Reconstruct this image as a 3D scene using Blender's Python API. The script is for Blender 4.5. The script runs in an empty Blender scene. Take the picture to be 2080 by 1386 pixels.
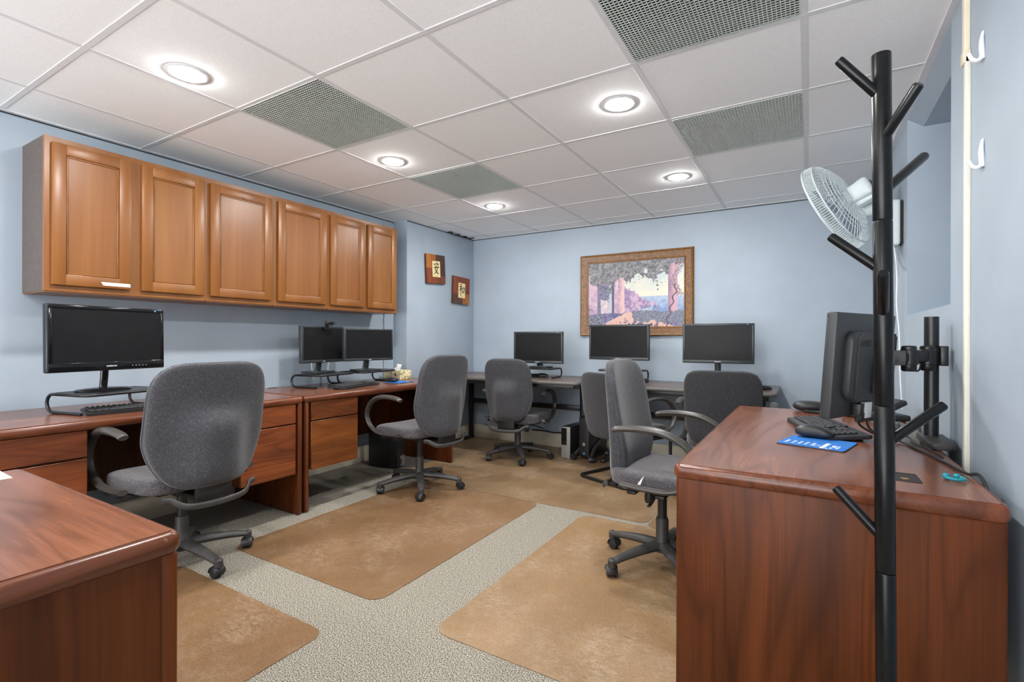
import bpy, bmesh, math, random
from mathutils import Vector, Matrix, noise
random.seed(4)
PI = math.pi
SC = bpy.context.scene
COL = SC.collection
CH = 2.257          # ceiling height
XL, XC, XR, YB = -0.42, -0.25, 3.50, 3.86   # left wall, left corner bump, right wall, back wall
YF = -3.9          # the room runs on behind the camera
T = 0.6096          # ceiling tile
DT = 0.748          # desk top height

# ---------------------------------------------------------------- materials
def lin(r, g, b):
    f = lambda c: (c/255/12.92) if c <= 10.3 else ((c/255+0.055)/1.055)**2.4
    return (f(r), f(g), f(b), 1)

class NT:
    def __init__(s, name, rough=.5, metal=0., spec=.5):
        s.m = bpy.data.materials.new(name); s.m.use_nodes = True
        s.n = s.m.node_tree.nodes; s.l = s.m.node_tree.links
        s.b = s.n['Principled BSDF']
        s.b.inputs['Roughness'].default_value = rough
        s.b.inputs['Metallic'].default_value = metal
        s.b.inputs['Specular IOR Level'].default_value = spec
    def add(s, t, **kw):
        n = s.n.new(t)
        for k, v in kw.items(): setattr(n, k, v)
        return n
    def coords(s, scale=(1,1,1), rot=(0,0,0)):
        tc = s.add('ShaderNodeTexCoord'); mp = s.add('ShaderNodeMapping')
        mp.inputs['Scale'].default_value = scale; mp.inputs['Rotation'].default_value = rot
        s.l.new(tc.outputs['Object'], mp.inputs['Vector']); return mp.outputs['Vector']
    def noise(s, vec, scale, detail=3, rough=.55, dist=0.):
        n = s.add('ShaderNodeTexNoise'); s.l.new(vec, n.inputs['Vector'])
        n.inputs['Scale'].default_value = scale; n.inputs['Detail'].default_value = detail
        n.inputs['Roughness'].default_value = rough; n.inputs['Distortion'].default_value = dist
        return n.outputs['Fac']
    def ramp(s, fac, stops):
        r = s.add('ShaderNodeValToRGB'); e = r.color_ramp.elements
        while len(e) < len(stops): e.new(.5)
        for q, (p, c) in zip(e, stops): q.position = p; q.color = c
        s.l.new(fac, r.inputs['Fac']); return r.outputs['Color']
    def mix(s, fac, a, b, mode='MIX'):
        m = s.add('ShaderNodeMix', data_type='RGBA', blend_type=mode)
        for sock, v in ((m.inputs['Factor'], fac), (m.inputs['A'], a), (m.inputs['B'], b)):
            pass
        ins = [i for i in m.inputs if i.enabled]
        for i, v in zip(ins, (fac, a, b)):
            if hasattr(v, 'is_output'): s.l.new(v, i)
            else: i.default_value = v
        return [o for o in m.outputs if o.enabled][0]
    def col(s, c):
        if hasattr(c, 'is_output'): s.l.new(c, s.b.inputs['Base Color'])
        else: s.b.inputs['Base Color'].default_value = c
        return s
    def bump(s, h, strength=.2, dist=.002):
        b = s.add('ShaderNodeBump'); b.inputs['Strength'].default_value = strength
        b.inputs['Distance'].default_value = dist
        s.l.new(h, b.inputs['Height']); s.l.new(b.outputs['Normal'], s.b.inputs['Normal'])

M = {}
def plain(name, c, rough=.5, metal=0., spec=.5, var=.06, sc=30):
    t = NT(name, rough, metal, spec); v = t.coords()
    d = tuple(x*(1-var) for x in c[:3])+(1,); u = tuple(min(1, x*(1+var)) for x in c[:3])+(1,)
    t.col(t.ramp(t.noise(v, sc), [(.35, d), (.65, u)])); M[name] = t.m; return t

def wood(name, ca, cb, axis, rough=.3, freq=1., spec=.5, wear=0., fig=1., fine=.8):
    t = NT(name, rough, 0, spec); s = [6*freq]*3; s[axis] = .8*freq
    v = t.coords(tuple(s))
    big = t.noise(v, 1.2, 2, .5, .8)
    rings = t.noise(v, 1.1, 1.5, .5, .5)
    m = t.add('ShaderNodeMath', operation='MULTIPLY'); m.inputs[1].default_value = 10.; t.l.new(rings, m.inputs[0])
    fr = t.add('ShaderNodeMath', operation='PINGPONG'); fr.inputs[1].default_value = .5; t.l.new(m.outputs[0], fr.inputs[0])
    lines = t.ramp(fr.outputs[0], [(.0, (.70,.66,.62,1)), (.22, (.95,.94,.93,1)), (.5, (1,1,1,1))])
    s2 = [95*freq]*3; s2[axis] = 2.2*freq
    f2 = t.noise(t.coords(tuple(s2)), 1.5, 3, .7)
    c = t.ramp(big, [(.32, cb), (.66, ca)])
    c = t.mix(fig, c, lines, 'MULTIPLY')
    c = t.mix(fine, c, t.ramp(f2, [(.34, (.74,.71,.68,1)), (.60, (1,1,1,1))]), 'MULTIPLY')
    if wear:
        w = t.noise(t.coords((1,1,1)), 14, 6, .75)
        c = t.mix(t.ramp(w, [(.67, (0,0,0,1)), (.80, (wear,wear,wear,1))]), c, lin(196,160,132))
    t.col(c); M[name] = t.m; return t

plain('wall_paint', lin(163,176,188), .55, 0, .35, .035, 3.5)
plain('ceil_tile', lin(246,246,246), .9, 0, .2, .05, 260)
plain('grid_white', lin(222,222,224), .5, 0, .4, .02)
plain('trim_cream', lin(222,212,190), .5, 0, .4, .07, 6)
plain('conduit_white', lin(226,222,208), .4, 0, .5, .03, 8)
plain('conduit_blue', lin(160,172,186), .45, 0, .5, .03, 8)
plain('vent_metal', lin(205,212,206), .45, .0, .5, .05, 40)
plain('plenum', lin(52,54,48), .9, 0, .2, .1, 8)
plain('void_dark', lin(40,38,38), .9)
plain('black_plastic', lin(36,36,37), .42, 0, .5, .12, 14)
plain('dusty_plastic', lin(62,61,60), .48, 0, .45, .22, 16)
plain('arm_plastic', lin(66,63,60), .36, 0, .5, .12, 12)
plain('bezel', lin(46,50,52), .35, 0, .5, .05)
plain('bezel_gloss', lin(17,18,20), .12, 0, .5, .05)
plain('monitor_back', lin(48,50,51), .45, 0, .5, .06, 20)
plain('black_metal', lin(26,26,28), .35, .0, .5, .15, 10)
plain('rack_lacquer', lin(14,15,16), .28, 0, .28, .3, 60)
plain('key_black', lin(48,48,50), .5, 0, .4, .1, 60)
plain('white_plastic', lin(232,234,236), .35, 0, .5, .02)
plain('fan_white', lin(214,224,226), .4, 0, .5, .03)
plain('paper_white', lin(240,240,238), .8, 0, .2, .02)
plain('sticker', lin(226,214,200), .6, 0, .3, .04)
plain('logo_white', lin(225,228,230), .4)
plain('logo_dark', lin(12,12,12), .4)
plain('teal', lin(22,134,150), .25, 0, .5, .06)
plain('pad_blue', lin(40,112,190), .7, 0, .3, .07, 24)
plain('coin_copper', lin(205,160,80), .3, .9)
plain('silver', lin(150,150,146), .4, .3, .5, .05)
plain('badge_blue', lin(70,140,190), .4)
plain('cab_side', lin(88,80,76), .6, 0, .3, .1, 30)
plain('brass', lin(190,150,95), .4, .6)
plain('cream_paper', lin(232,214,160), .8, 0, .2, .06, 12)
plain('ink', lin(26,22,20), .7)
plain('seal_red', lin(120,40,26), .7)
plain('grey_mat', lin(104,102,99), .75, 0, .3, .08, 20)

t = NT('screen_black', .30, 0, .14); v = t.coords(); t.col(t.ramp(t.noise(v, 3), [(.3, (.011,.011,.012,1)), (.7, (.015,.015,.016,1))])); M['screen'] = t.m
t = NT('light_lens', .5); t.b.inputs['Base Color'].default_value = (.9,.9,.9,1)
t.b.inputs['Emission Color'].default_value = (1,.985,.96,1); t.b.inputs['Emission Strength'].default_value = 350; M['lens'] = t.m

WD, WL = lin(150,82,48), lin(96,46,26)
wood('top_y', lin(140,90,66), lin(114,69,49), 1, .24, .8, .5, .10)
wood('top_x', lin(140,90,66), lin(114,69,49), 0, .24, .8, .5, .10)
wood('edge_y', lin(134,76,52), lin(112,60,40), 1, .26, 1.)
wood('edge_x', lin(122,66,38), lin(96,50,28), 0, .26, 1., .5, .6)
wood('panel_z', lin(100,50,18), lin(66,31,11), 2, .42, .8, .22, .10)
wood('post_z', lin(126,72,48), lin(98,54,36), 2, .28, 1.)
wood('drawer_y', lin(178,98,46), lin(116,56,24), 1, .34, .9)
wood('drawer_red', lin(172,88,46), lin(120,56,28), 1, .34, .9)
wood('cab_z', lin(142,92,44), lin(124,74,30), 2, .36, .6, .5, 0, .25, .35)
wood('cab_y', lin(140,90,42), lin(118,70,28), 1, .36, .6, .5, 0, .25, .35)
wood('table_x', lin(112,92,84), lin(90,72,66), 0, .3, 1., .5, 0, .3)
plain('table_edge', lin(92,90,86), .45, 0, .4, .08, 20)
t = NT('burl', .34); v = t.coords()
t.col(t.ramp(t.noise(v, 55, 4, .7, 1.5), [(.32, lin(52,30,10)), (.48, lin(108,68,24)), (.66, lin(150,102,44))])); M['burl'] = t.m
wood('plq_red', lin(150,74,36), lin(110,48,24), 2, .4)
wood('plq_tan', lin(196,122,54), lin(160,92,40), 2, .4)
wood('plq_dark', lin(92,60,40), lin(66,42,30), 2, .4)
wood('plq_mid', lin(140,78,40), lin(104,58,32), 2, .4)

def fabric(name, base, line):
    t = NT(name, .92, 0, .15); v = t.coords()
    n = t.noise(v, 95, 1.5, .5, .6)
    m = t.ramp(n, [(.455, base), (.485, line), (.515, line), (.545, base)])
    w = t.ramp(t.noise(v, 700, 1), [(.3, (.78,.78,.78,1)), (.7, (1.15,1.15,1.15,1))])
    t.col(t.mix(.8, m, w, 'MULTIPLY'))
    t.bump(t.noise(v, 600, 2), .25, .001)
    t.b.inputs['Sheen Weight'].default_value = .25; t.b.inputs['Sheen Roughness'].default_value = .5
    M[name] = t.m
fabric('fabric_grey', lin(63,63,67), lin(82,82,86))
fabric('fabric_dark', lin(52,52,55), lin(66,66,69))
fabric('fabric_seat', lin(76,73,76), lin(106,102,105))

t = NT('carpet', .95, 0, .1); v = t.coords()
n = t.noise(v, 240, 3, .85)
c = t.ramp(n, [(.41, lin(34,31,28)), (.48, lin(112,105,94)), (.54, lin(182,176,161)), (.64, lin(210,204,191))])
c = t.mix(.5, c, t.ramp(t.noise(v, 80, 3), [(.35, (.74,.74,.74,1)), (.65, (1.06,1.06,1.06,1))]), 'MULTIPLY')
t.col(c); t.bump(n, .5, .004); M['carpet'] = t.m

def chairmat(name, a, b, c3, seed):
    t = NT(name, .42, 0, .4); v = t.coords((1,1,1), (0,0,seed))
    fine = t.noise(v, 210, 3, .75)
    big = t.noise(v, 2.6, 4, .6)
    c = t.ramp(big, [(.3, a), (.7, b)])
    c = t.mix(.55, c, t.ramp(fine, [(.36, (.50,.44,.36,1)), (.60, (1.18,1.18,1.18,1))]), 'MULTIPLY')
    cl = t.noise(v, 2.2, 7, .72); st = t.noise(t.coords((1,2.2,1), (0,0,seed+.7)), 22, 7, .85)
    sm = t.mix(1., t.ramp(cl, [(.46, (0,0,0,1)), (.66, (.9,.9,.9,1))]), t.ramp(st, [(.42, (0,0,0,1)), (.72, (1,1,1,1))]), 'MULTIPLY')
    c = t.mix(sm, c, c3); t.col(c); t.bump(fine, .15, .001); M[name] = t.m
chairmat('mat_brown', lin(118,90,62), lin(132,102,73), lin(176,158,136), .3)
chairmat('mat_tan', lin(134,107,75), lin(148,119,86), lin(184,169,148), 1.1)
chairmat('mat_far', lin(122,97,70), lin(140,115,87), lin(186,170,148), 2.3)

t = NT('picture_paint', .45, 0, .4)
a = t.add('ShaderNodeVertexColor'); a.layer_name = 'Col'; t.col(a.outputs['Color']); M['picture'] = t.m
t = NT('floral_card', .6, 0, .3); v = t.coords()
c = t.ramp(t.noise(v, 38, 3, .6, 1.), [(.36, lin(120,122,88)), (.46, lin(214,200,150)), (.56, lin(236,228,196)), (.7, lin(206,178,110))])
t.col(c); M['floral'] = t.m

# ---------------------------------------------------------------- mesh helpers
def B(): return bmesh.new()
def box(bm, x0, x1, y0, y1, z0, z1, bev=0, seg=2, rot=None):
    vs = bmesh.ops.create_cube(bm, size=1)['verts']
    for v in vs:
        v.co = Vector(((x0+x1)/2+v.co.x*(x1-x0), (y0+y1)/2+v.co.y*(y1-y0), (z0+z1)/2+v.co.z*(z1-z0)))
    if bev:
        es = list({e for v in vs for e in v.link_edges})
        r = bmesh.ops.bevel(bm, geom=es, offset=bev, segments=seg, affect='EDGES', profile=.5)
        vs = list({v for f in r['faces'] for v in f.verts} | {v for v in vs if v.is_valid})
    if rot is not None:
        allv = set(vs)
        for v in vs:
            for f in v.link_faces: allv.update(f.verts)
        for v in allv: v.co = rot @ v.co
    return vs
def spline(pts, n=8, closed=False):
    P = [Vector(p) for p in pts]; N = len(P); out = []
    rng = range(N if closed else N-1)
    for i in rng:
        g = (lambda k: P[k % N]) if closed else (lambda k: P[max(0, min(N-1, k))])
        p0, p1, p2, p3 = g(i-1), g(i), g(i+1), g(i+2)
        for k in range(n):
            u = k/n
            out.append(.5*((2*p1)+(p2-p0)*u+(2*p0-5*p1+4*p2-p3)*u*u+(3*p1-p0-3*p2+p3)*u**3))
    if not closed: out.append(P[-1])
    return out
def tube(bm, pts, ra, rb=None, side=None, n=10, closed=False, cap=True, taper=None):
    """sweep; ra = radius along 'side', rb = across it"""
    rb = ra if rb is None else rb
    P = [Vector(p) for p in pts]; N = len(P); rings = []; u = None
    for i in range(N):
        a = P[(i-1) % N] if (closed or i) else P[0]
        b = P[(i+1) % N] if (closed or i < N-1) else P[-1]
        tg = (b-a).normalized()
        if side is not None: s = Vector(side)
        elif u is None: s = Vector((0,0,1)) if abs(tg.z) < .9 else Vector((1,0,0))
        else: s = u
        s = (s-tg*s.dot(tg)).normalized(); u = s; w = tg.cross(s)
        k = taper(i/(N-1)) if taper else 1.
        rings.append([bm.verts.new(P[i]+s*math.cos(2*PI*j/n)*ra*k+w*math.sin(2*PI*j/n)*rb*k) for j in range(n)])
    for i in range(N if closed else N-1):
        A, Bq = rings[i], rings[(i+1) % N]
        for j in range(n): bm.faces.new((A[j], A[(j+1) % n], Bq[(j+1) % n], Bq[j]))
    if cap and not closed:
        bm.faces.new(rings[0][::-1]); bm.faces.new(rings[-1])
def rod(bm, a, b, r, n=10, r2=None):
    k = (r2/r) if r2 else 1
    tube(bm, [a, b], r, n=n, taper=(lambda t: 1+(k-1)*t))
def lathe(bm, prof, n=24, o=(0,0,0), rot=None):
    o = Vector(o); rings = []
    for r, z in prof:
        if r < 1e-6: rings.append([bm.verts.new(Vector((0,0,z)))])
        else: rings.append([bm.verts.new(Vector((r*math.cos(2*PI*j/n), r*math.sin(2*PI*j/n), z))) for j in range(n)])
    for A, C in zip(rings, rings[1:]):
        if len(A) == 1 and len(C) == 1: continue
        for j in range(n):
            q = [A[0]] if len(A) == 1 else [A[j], A[(j+1) % n]]
            w = [C[0]] if len(C) == 1 else [C[(j+1) % n], C[j]]
            bm.faces.new(q+w)
    for R in rings:
        for v in R: v.co = (rot @ v.co if rot else v.co)+o
def prism(bm, poly, z0, z1, bev=0, seg=3):
    a = [bm.verts.new((x, y, z0)) for x, y in poly]; b = [bm.verts.new((x, y, z1)) for x, y in poly]
    n = len(poly); f1 = bm.faces.new(b); f0 = bm.faces.new(a[::-1])
    for i in range(n): bm.faces.new((a[i], a[(i+1) % n], b[(i+1) % n], b[i]))
    if bev:
        bmesh.ops.bevel(bm, geom=list(f1.edges)+list(f0.edges), offset=bev, segments=seg, affect='EDGES', profile=.5)
def rrect(x0, x1, y0, y1, r, n=6):
    if not isinstance(r, (list, tuple)): r = [r]*4
    out = []
    for (cx, cy, a0, q) in ((x1, y1, 0, r[0]), (x0, y1, 90, r[1]), (x0, y0, 180, r[2]), (x1, y0, 270, r[3])):
        sx = -1 if cx == x1 else 1; sy = -1 if cy == y1 else 1
        if q <= 0: out.append((cx, cy)); continue
        for k in range(n+1):
            a = math.radians(a0+90*k/n); out.append((cx+sx*q+q*math.cos(a), cy+sy*q+q*math.sin(a)))
    return out
def cushion(bm, sx, sy, sz, e=5, n=14, f=None):
    t = bmesh.new(); bmesh.ops.create_cube(t, size=2)
    bmesh.ops.subdivide_edges(t, edges=t.edges[:], cuts=n, use_grid_fill=True)
    mp = {}
    for v in t.verts:
        p = v.co; k = (abs(p.x)**e+abs(p.y)**e+abs(p.z)**e)**(1/e); p = p/k
        q = f(p) if f else Vector((p.x*sx/2, p.y*sy/2, p.z*sz/2))
        mp[v] = bm.verts.new(q)
    for fc in t.faces: bm.faces.new([mp[v] for v in fc.verts])
    t.free()
def mesh(name, bm, smooth=40):
    bmesh.ops.recalc_face_normals(bm, faces=bm.faces[:])
    me = bpy.data.meshes.new(name); bm.to_mesh(me); bm.free()
    if smooth:
        for p in me.polygons: p.use_smooth = True
        me.set_sharp_from_angle(angle=math.radians(smooth))
    return me
def link(name, me, mat, parent=None):
    o = bpy.data.objects.new(name, me); COL.objects.link(o)
    if mat is not None and len(me.materials) == 0: me.materials.append(M[mat])
    if parent: o.parent = parent
    return o
def part(name, bm, mat, parent=None, smooth=40, label=None):
    o = link(name, mesh(name, bm, smooth), mat, parent)
    if label: o['label'] = label
    return o
def thing(name, label, cat, loc=(0,0,0), rz=0, group=None):
    o = bpy.data.objects.new(name, None); COL.objects.link(o); o.empty_display_size = .05
    o.location = loc; o.rotation_euler = (0, 0, math.radians(rz))
    return tag(o, label, cat, group)
def tag(o, label, cat, group=None):
    o['label'] = label; o['category'] = cat
    if group: o['group'] = group
    return o
def struct(name, bm, mat, smooth=40):
    o = part(name, bm, mat, None, smooth); o['kind'] = 'structure'; return o
def text(name, s, size, mat, parent, loc, rot, sx=1., bold=0.):
    cu = bpy.data.curves.new('txt', 'FONT'); cu.body = s; cu.size = size; cu.align_x = 'CENTER'; cu.align_y = 'CENTER'
    cu.extrude = .0003; cu.offset = bold; cu.resolution_u = 3
    to = bpy.data.objects.new('txt', cu); COL.objects.link(to)
    dg = bpy.context.evaluated_depsgraph_get(); me = bpy.data.meshes.new_from_object(to.evaluated_get(dg))
    bpy.data.objects.remove(to); bpy.data.curves.remove(cu)
    for v in me.vertices: v.co.x *= sx
    me.materials.clear(); o = link(name, me, mat, parent)
    o.location = loc; o.rotation_euler = rot; return o

# ---------------------------------------------------------------- room
b = B(); box(b, XL-.1, 4.1, YF, YB+.1, -.1, 0); struct('floor', b, 'carpet', 0)
b = B(); box(b, XL-.1, XL, YF, YB+.1, 0, CH+.35); struct('wall_left', b, 'wall_paint', 0)
b = B(); box(b, XL, XC, 2.755, YB, 0, CH+.35, .006); struct('wall_corner', b, 'wall_paint')
b = B(); box(b, XL-.1, 4.1, YB, YB+.1, 0, CH+.35); struct('wall_back', b, 'wall_paint', 0)
b = B()
box(b, XR, 4.1, YF, 1.517, 0, CH+.35); box(b, XR, 4.1, 2.435, YB, 0, CH+.35)
box(b, XR, 4.1, 1.517, 2.435, 0, 1.245); box(b, 3.9, 4.1, 1.517, 2.435, 1.245, CH+.35)
box(b, 3.565, 3.9, 1.517, 2.435, 2.207, CH+.35)
q = [(XR, CH+.02), (XR, CH-.002), (3.565, 2.207), (3.566, CH+.02)]
va, vb = [[b.verts.new((x, y, z)) for x, z in q] for y in (1.517, 2.435)]
for k in range(4): b.faces.new((va[k], va[(k+1) % 4], vb[(k+1) % 4], vb[k]))
b.faces.new(va[::-1]); b.faces.new(vb)
struct('wall_right', b, 'wall_paint', 0)
# suspended ceiling: tiles in a T-bar grid, vents and lamps take their places
xs = [XL]+[i*T for i in range(0, 6)]+[XR]; ys = [YF]+[j*T for j in range(-6, 7)]+[YB]
VENTS = {(1, 1), (1, 3), (4, 1), (4, 3)}
b = B()
for i in range(len(xs)-1):
    for j in range(len(ys)-1):
        if (round(xs[i]/T) if i else -1, round(ys[j]/T) if j else -9) in VENTS and i: continue
        box(b, xs[i], xs[i+1], ys[j], ys[j+1], CH+.006, CH+.024)
struct('ceiling', b, 'ceil_tile', 0)
b = B(); box(b, XL-.1, 4.1, YF, YB+.1, CH+.34, CH+.40); struct('ceiling_slab', b, 'plenum', 0)
b = B()
for x in xs[1:-1]: box(b, x-.0125, x+.0125, YF, YB, CH+.004, CH+.010, .001, 1)
for y in ys[1:-1]: box(b, XL, XR, y-.0115, y+.0115, CH+.0035, CH+.010, .001, 1)
struct('trim_1', b, 'grid_white')
b = B()
box(b, XR-.025, XR, YF, YB, CH-.001, CH+.008); box(b, XL, XR, YB-.022, YB, CH+.002, CH+.009); box(b, XL, XL+.022, YF, YB, CH+.002, CH+.009)
struct('trim_2', b, 'grid_white', 0)
b = B()
box(b, XL, XL+.004, YF, 2.755, CH-.007, CH-.001); box(b, XC, XC+.004, 2.755, YB, CH-.007, CH-.001); box(b, XC, XR, YB-.004, YB, CH-.006, CH-.001)
struct('trim_3', b, 'void_dark', 0)
b = B(); box(b, XL, XL+.014, YF, 2.755, 0, .145, .003); struct('baseboard_left', b, 'trim_cream')
b = B(); box(b, XC, XC+.014, 2.755, YB, 0, .145, .003); struct('baseboard_corner', b, 'trim_cream')
b = B(); box(b, XC, XR, YB-.014, YB, 0, .145, .003); struct('baseboard_back', b, 'trim_cream')
b = B(); box(b, XR-.014, XR, 0, YB-.014, 0, .145, .003); struct('baseboard_right', b, 'trim_cream')
# torn ceiling edge in the far left corner
b = B()
for k, (y, w, l) in enumerate(((3.36, .05, .09), (3.50, .045, .08), (3.62, .05, .10), (3.74, .085, .035))):
    prism(b, [(XC+.004, y), (XC+w, y+.01), (XC+w*.8, y+l*.7), (XC+.004, y+l)], CH-.001, CH+.004)
struct('trim_4', b, 'void_dark', 0)
g = thing('torn_tile_flap', 'curled grey scrap of torn ceiling tile in the far left ceiling corner', 'tile scrap', (XC+.02, 3.42, CH-.002))
b = B(); tube(b, spline([(0,-.04,0), (.012,0,-.012), (.004,.05,-.004)], 5), .02, .002, side=(1,0,0), n=6)
tube(b, spline([(.005,.08,0), (.014,.12,-.012), (.002,.16,-.003)], 5), .018, .002, side=(1,0,0), n=6)
part('flap', b, 'cab_side', g)

# ---------------------------------------------------------------- ceiling vents and lamps
VL = {(1,1): 'square egg-crate ceiling vent above the wall cabinets, nearer of the two there',
      (1,3): 'small-looking egg-crate ceiling vent farther back beyond the cabinets, left row',
      (4,1): 'large egg-crate ceiling vent cut by the top edge of the picture',
      (4,3): 'egg-crate ceiling vent on the right, in front of the wall fan'}
for (i, j), lb in VL.items():
    x0, x1, y0, y1 = i*T+.0125, (i+1)*T-.0125, j*T+.0115, (j+1)*T-.0115
    g = thing('ceiling_vent', lb, 'vent', ((x0+x1)/2, (y0+y1)/2, CH+.002), 0, 'egg-crate ceiling vents')
    hx, hy = (x1-x0)/2, (y1-y0)/2
    b = B(); n = 42
    for k in range(n+1):
        x = -hx+2*hx*k/n; box(b, x-.0016, x+.0016, -hy, hy, 0, .002)
        y = -hy+2*hy*k/n; box(b, -hx, hx, y-.0016, y+.0016, 0, .002)
    part('grille', b, 'vent_metal', g, 0)
    b = B(); d = .006
    box(b, -hx-d, -hx, -hy, hy, .008, .20); box(b, hx, hx+d, -hy, hy, .008, .20)
    box(b, -hx, hx, -hy-d, -hy, .008, .20); box(b, -hx, hx, hy, hy+d, .008, .20); box(b, -hx, hx, -hy, hy, .20, .206)
    part('plenum_box', b, 'plenum', g, 0)
LL = [((.751,.311), 'round recessed lamp nearest the first wall cabinet, largest of the glowing discs'),
      ((.757,1.54), 'round recessed lamp between the two left egg-crate vents'),
      ((.745,2.768), 'round recessed lamp nearest the corner with the two plaques'),
      ((2.271,1.529), 'round recessed lamp left of the right-hand vents, the nearer of two there'),
      ((2.275,2.781), 'round recessed lamp nearest the framed painting and back wall'),
      ((2.271,.311), 'round recessed lamp above the camera, outside the picture'),
      ((.75,-.92), 'round recessed lamp behind the camera on the left, outside the picture'),
      ((2.27,-2.14), 'round recessed lamp far behind the camera on the right, outside the picture'),
      ((.75,-2.14), 'round recessed lamp far behind the camera on the left, outside the picture')]
for (x, y), lb in LL:
    g = thing('recessed_light', lb, 'ceiling light', (x, y, CH+.006), 0, 'recessed ceiling lamps')
    b = B(); lathe(b, [(.064,-.0005), (.067,-.0035), (.083,-.0025), (.088,0), (.064,0)], 40); part('trim_ring', b, 'white_plastic', g)
    b = B(); lathe(b, [(.065,-.0020), (.060,-.0062), (.046,-.0098), (.028,-.0118), (0,-.0125)], 40); part('lens', b, 'lens', g)

# ---------------------------------------------------------------- wall cabinets
def cabinet(y0, y1, doors, label, tagd=False, side=False):
    x0, x1, z0, z1 = 0, .305, 0, .757
    g = thing('wall_cabinet', label, 'cabinet', (XL, y0, 1.347), 0, 'maple wall cabinets in a row')
    L = y1-y0
    b = B(); box(b, 0, x1-.02, .001, L-.001, .0, z1); part('carcass', b, 'cab_side', g, 0, 'greyish brown cabinet body')
    b = B(); st = .03
    ed = [0]+[q-y0 for d in doors for q in d]+[L]
    fx0, fx1 = x1-.02, x1
    box(b, fx0, fx1, 0, L, z1-.035, z1); box(b, fx0, fx1, 0, L, 0, .034)
    spans = [(0, ed[1]+.012)]+[(ed[2*k]-.012, ed[2*k+1]+.012) for k in range(1, len(doors))]+[(ed[-2]-.012, L)]
    for a, c in spans: box(b, fx0, fx1, a, c, .034, z1-.035)
    part('face_frame', b, 'cab_z', g, 0)
    b = B(); box(b, .004, x1-.004, .004, L-.004, -.006, .0005); part('bottom_panel', b, 'cab_y', g, 0)
    for (a, c) in doors:
        a -= y0; c -= y0; za, zb = .030, .729; t0, t1 = x1+.001, x1+.021; w = .055
        b = B()
        box(b, t0, t1, a, a+w, za, zb, .004); box(b, t0, t1, c-w, c, za, zb, .004)
        box(b, t0, t1, a+w-.002, c-w+.002, za, za+w, .004); box(b, t0, t1, a+w-.002, c-w+.002, zb-w, zb, .004)
        d = part('door', b, 'cab_z', g)
        b = B(); box(b, t0, t0+.011, a+w-.004, c-w+.004, za+w-.004, zb-w+.004); part('door_panel', b, 'cab_z', d, 0)
        b = B(); m = .009
        for (p, q, r, s) in ((a+w, a+w+m, za+w, zb-w), (c-w-m, c-w, za+w, zb-w), (a+w, c-w, za+w, za+w+m), (a+w, c-w, zb-w-m, zb-w)):
            box(b, t0+.010, t0+.0165, p, q, r, s, .003, 1)
        part('bead_moulding', b, 'cab_y', d)
        if tagd:
            b = B(); prism(b, [(a+.205, .030+.013), (a+.325, .030+.013), (a+.325, .030+.03), (a+.195, .030+.03)], 0, .0006)
            for v in b.verts: v.co = Vector((t1+v.co.z+.0002, v.co.x, v.co.y))
            part('label_strip', b, 'paper_white', d, 0, 'white paper label strip'); tagd = False
    return g
cabinet(.083, .832, [(.107,.437), (.487,.817)], 'maple two-door wall cabinet at the near end, white label strip on its first door', True)
cabinet(.8325, 1.281, [(.856,1.260)], 'maple single-door wall cabinet, third door from the near end of the row')
cabinet(1.2815, 1.731, [(1.308,1.708)], 'maple single-door wall cabinet above the webcam monitor, fourth door of the row')
cabinet(1.7315, 2.480, [(1.750,2.090), (2.127,2.455)], 'maple two-door wall cabinet at the far end beside the wall corner')

# ---------------------------------------------------------------- desks
def desk(label, loc, rz, L, D, peds, mats=('top_x', 'edge_x', 'panel_z', 'drawer_x'), wx=False, full_back=True, mod_z=.28):
    """local x = length, front (user side) at y = 0, back at y = D"""
    g = thing('office_desk', label, 'desk', loc, rz, 'cherry laminate office desks')
    z0 = .004; zt = DT; e = .042
    b = B(); prism(b, rrect(.010, L-.010, .010, D-.010, .006), zt-e+.004, zt, 0); part('desktop', b, mats[0], g)
    b = B()   # bullnose edge round the top
    r = e/2; path = [(x, y, zt-r-.0012) for x, y in rrect(.006, L-.006, .006, D-.006, .010, 5)]
    tube(b, path, r, .011, side=(0,0,1), n=14, closed=True); part('edge_band', b, mats[1], g)
    pt = .032
    for x in (.0005, L-.0005-pt):
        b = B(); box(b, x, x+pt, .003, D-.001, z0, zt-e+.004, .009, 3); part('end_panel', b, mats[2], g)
        b = B(); box(b, x+.002, x+pt-.002, .002, .030, z0, zt-e+.004, .011, 4); part('edge_post', b, 'post_z', g)
    b = B(); by = D-.003 if mod_z < .1 else D-.082
    box(b, .03, L-.03, by-.018, by, mod_z, zt-e+.002); part('modesty_panel', b, mats[2], g, 0)
    for (a, c) in peds:
        zb = .265
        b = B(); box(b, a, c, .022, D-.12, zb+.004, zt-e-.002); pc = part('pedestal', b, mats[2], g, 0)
        for za, zb2 in ((.586, .703), (zb, .578)):
            b = B(); box(b, a+.003, c-.003, .004, .022, za, zb2, .002, 1); part('drawer', b, mats[3], pc)
    return g
M['drawer_x'] = M['drawer_y']
wood('drawer_xx', lin(144,84,38), lin(98,52,24), 0, .34, 1.1, .5, 0, 1., 1.)
wood('drawer_xr', lin(146,78,40), lin(102,52,28), 0, .34, 1.1, .5, 0, 1., 1.)
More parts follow.
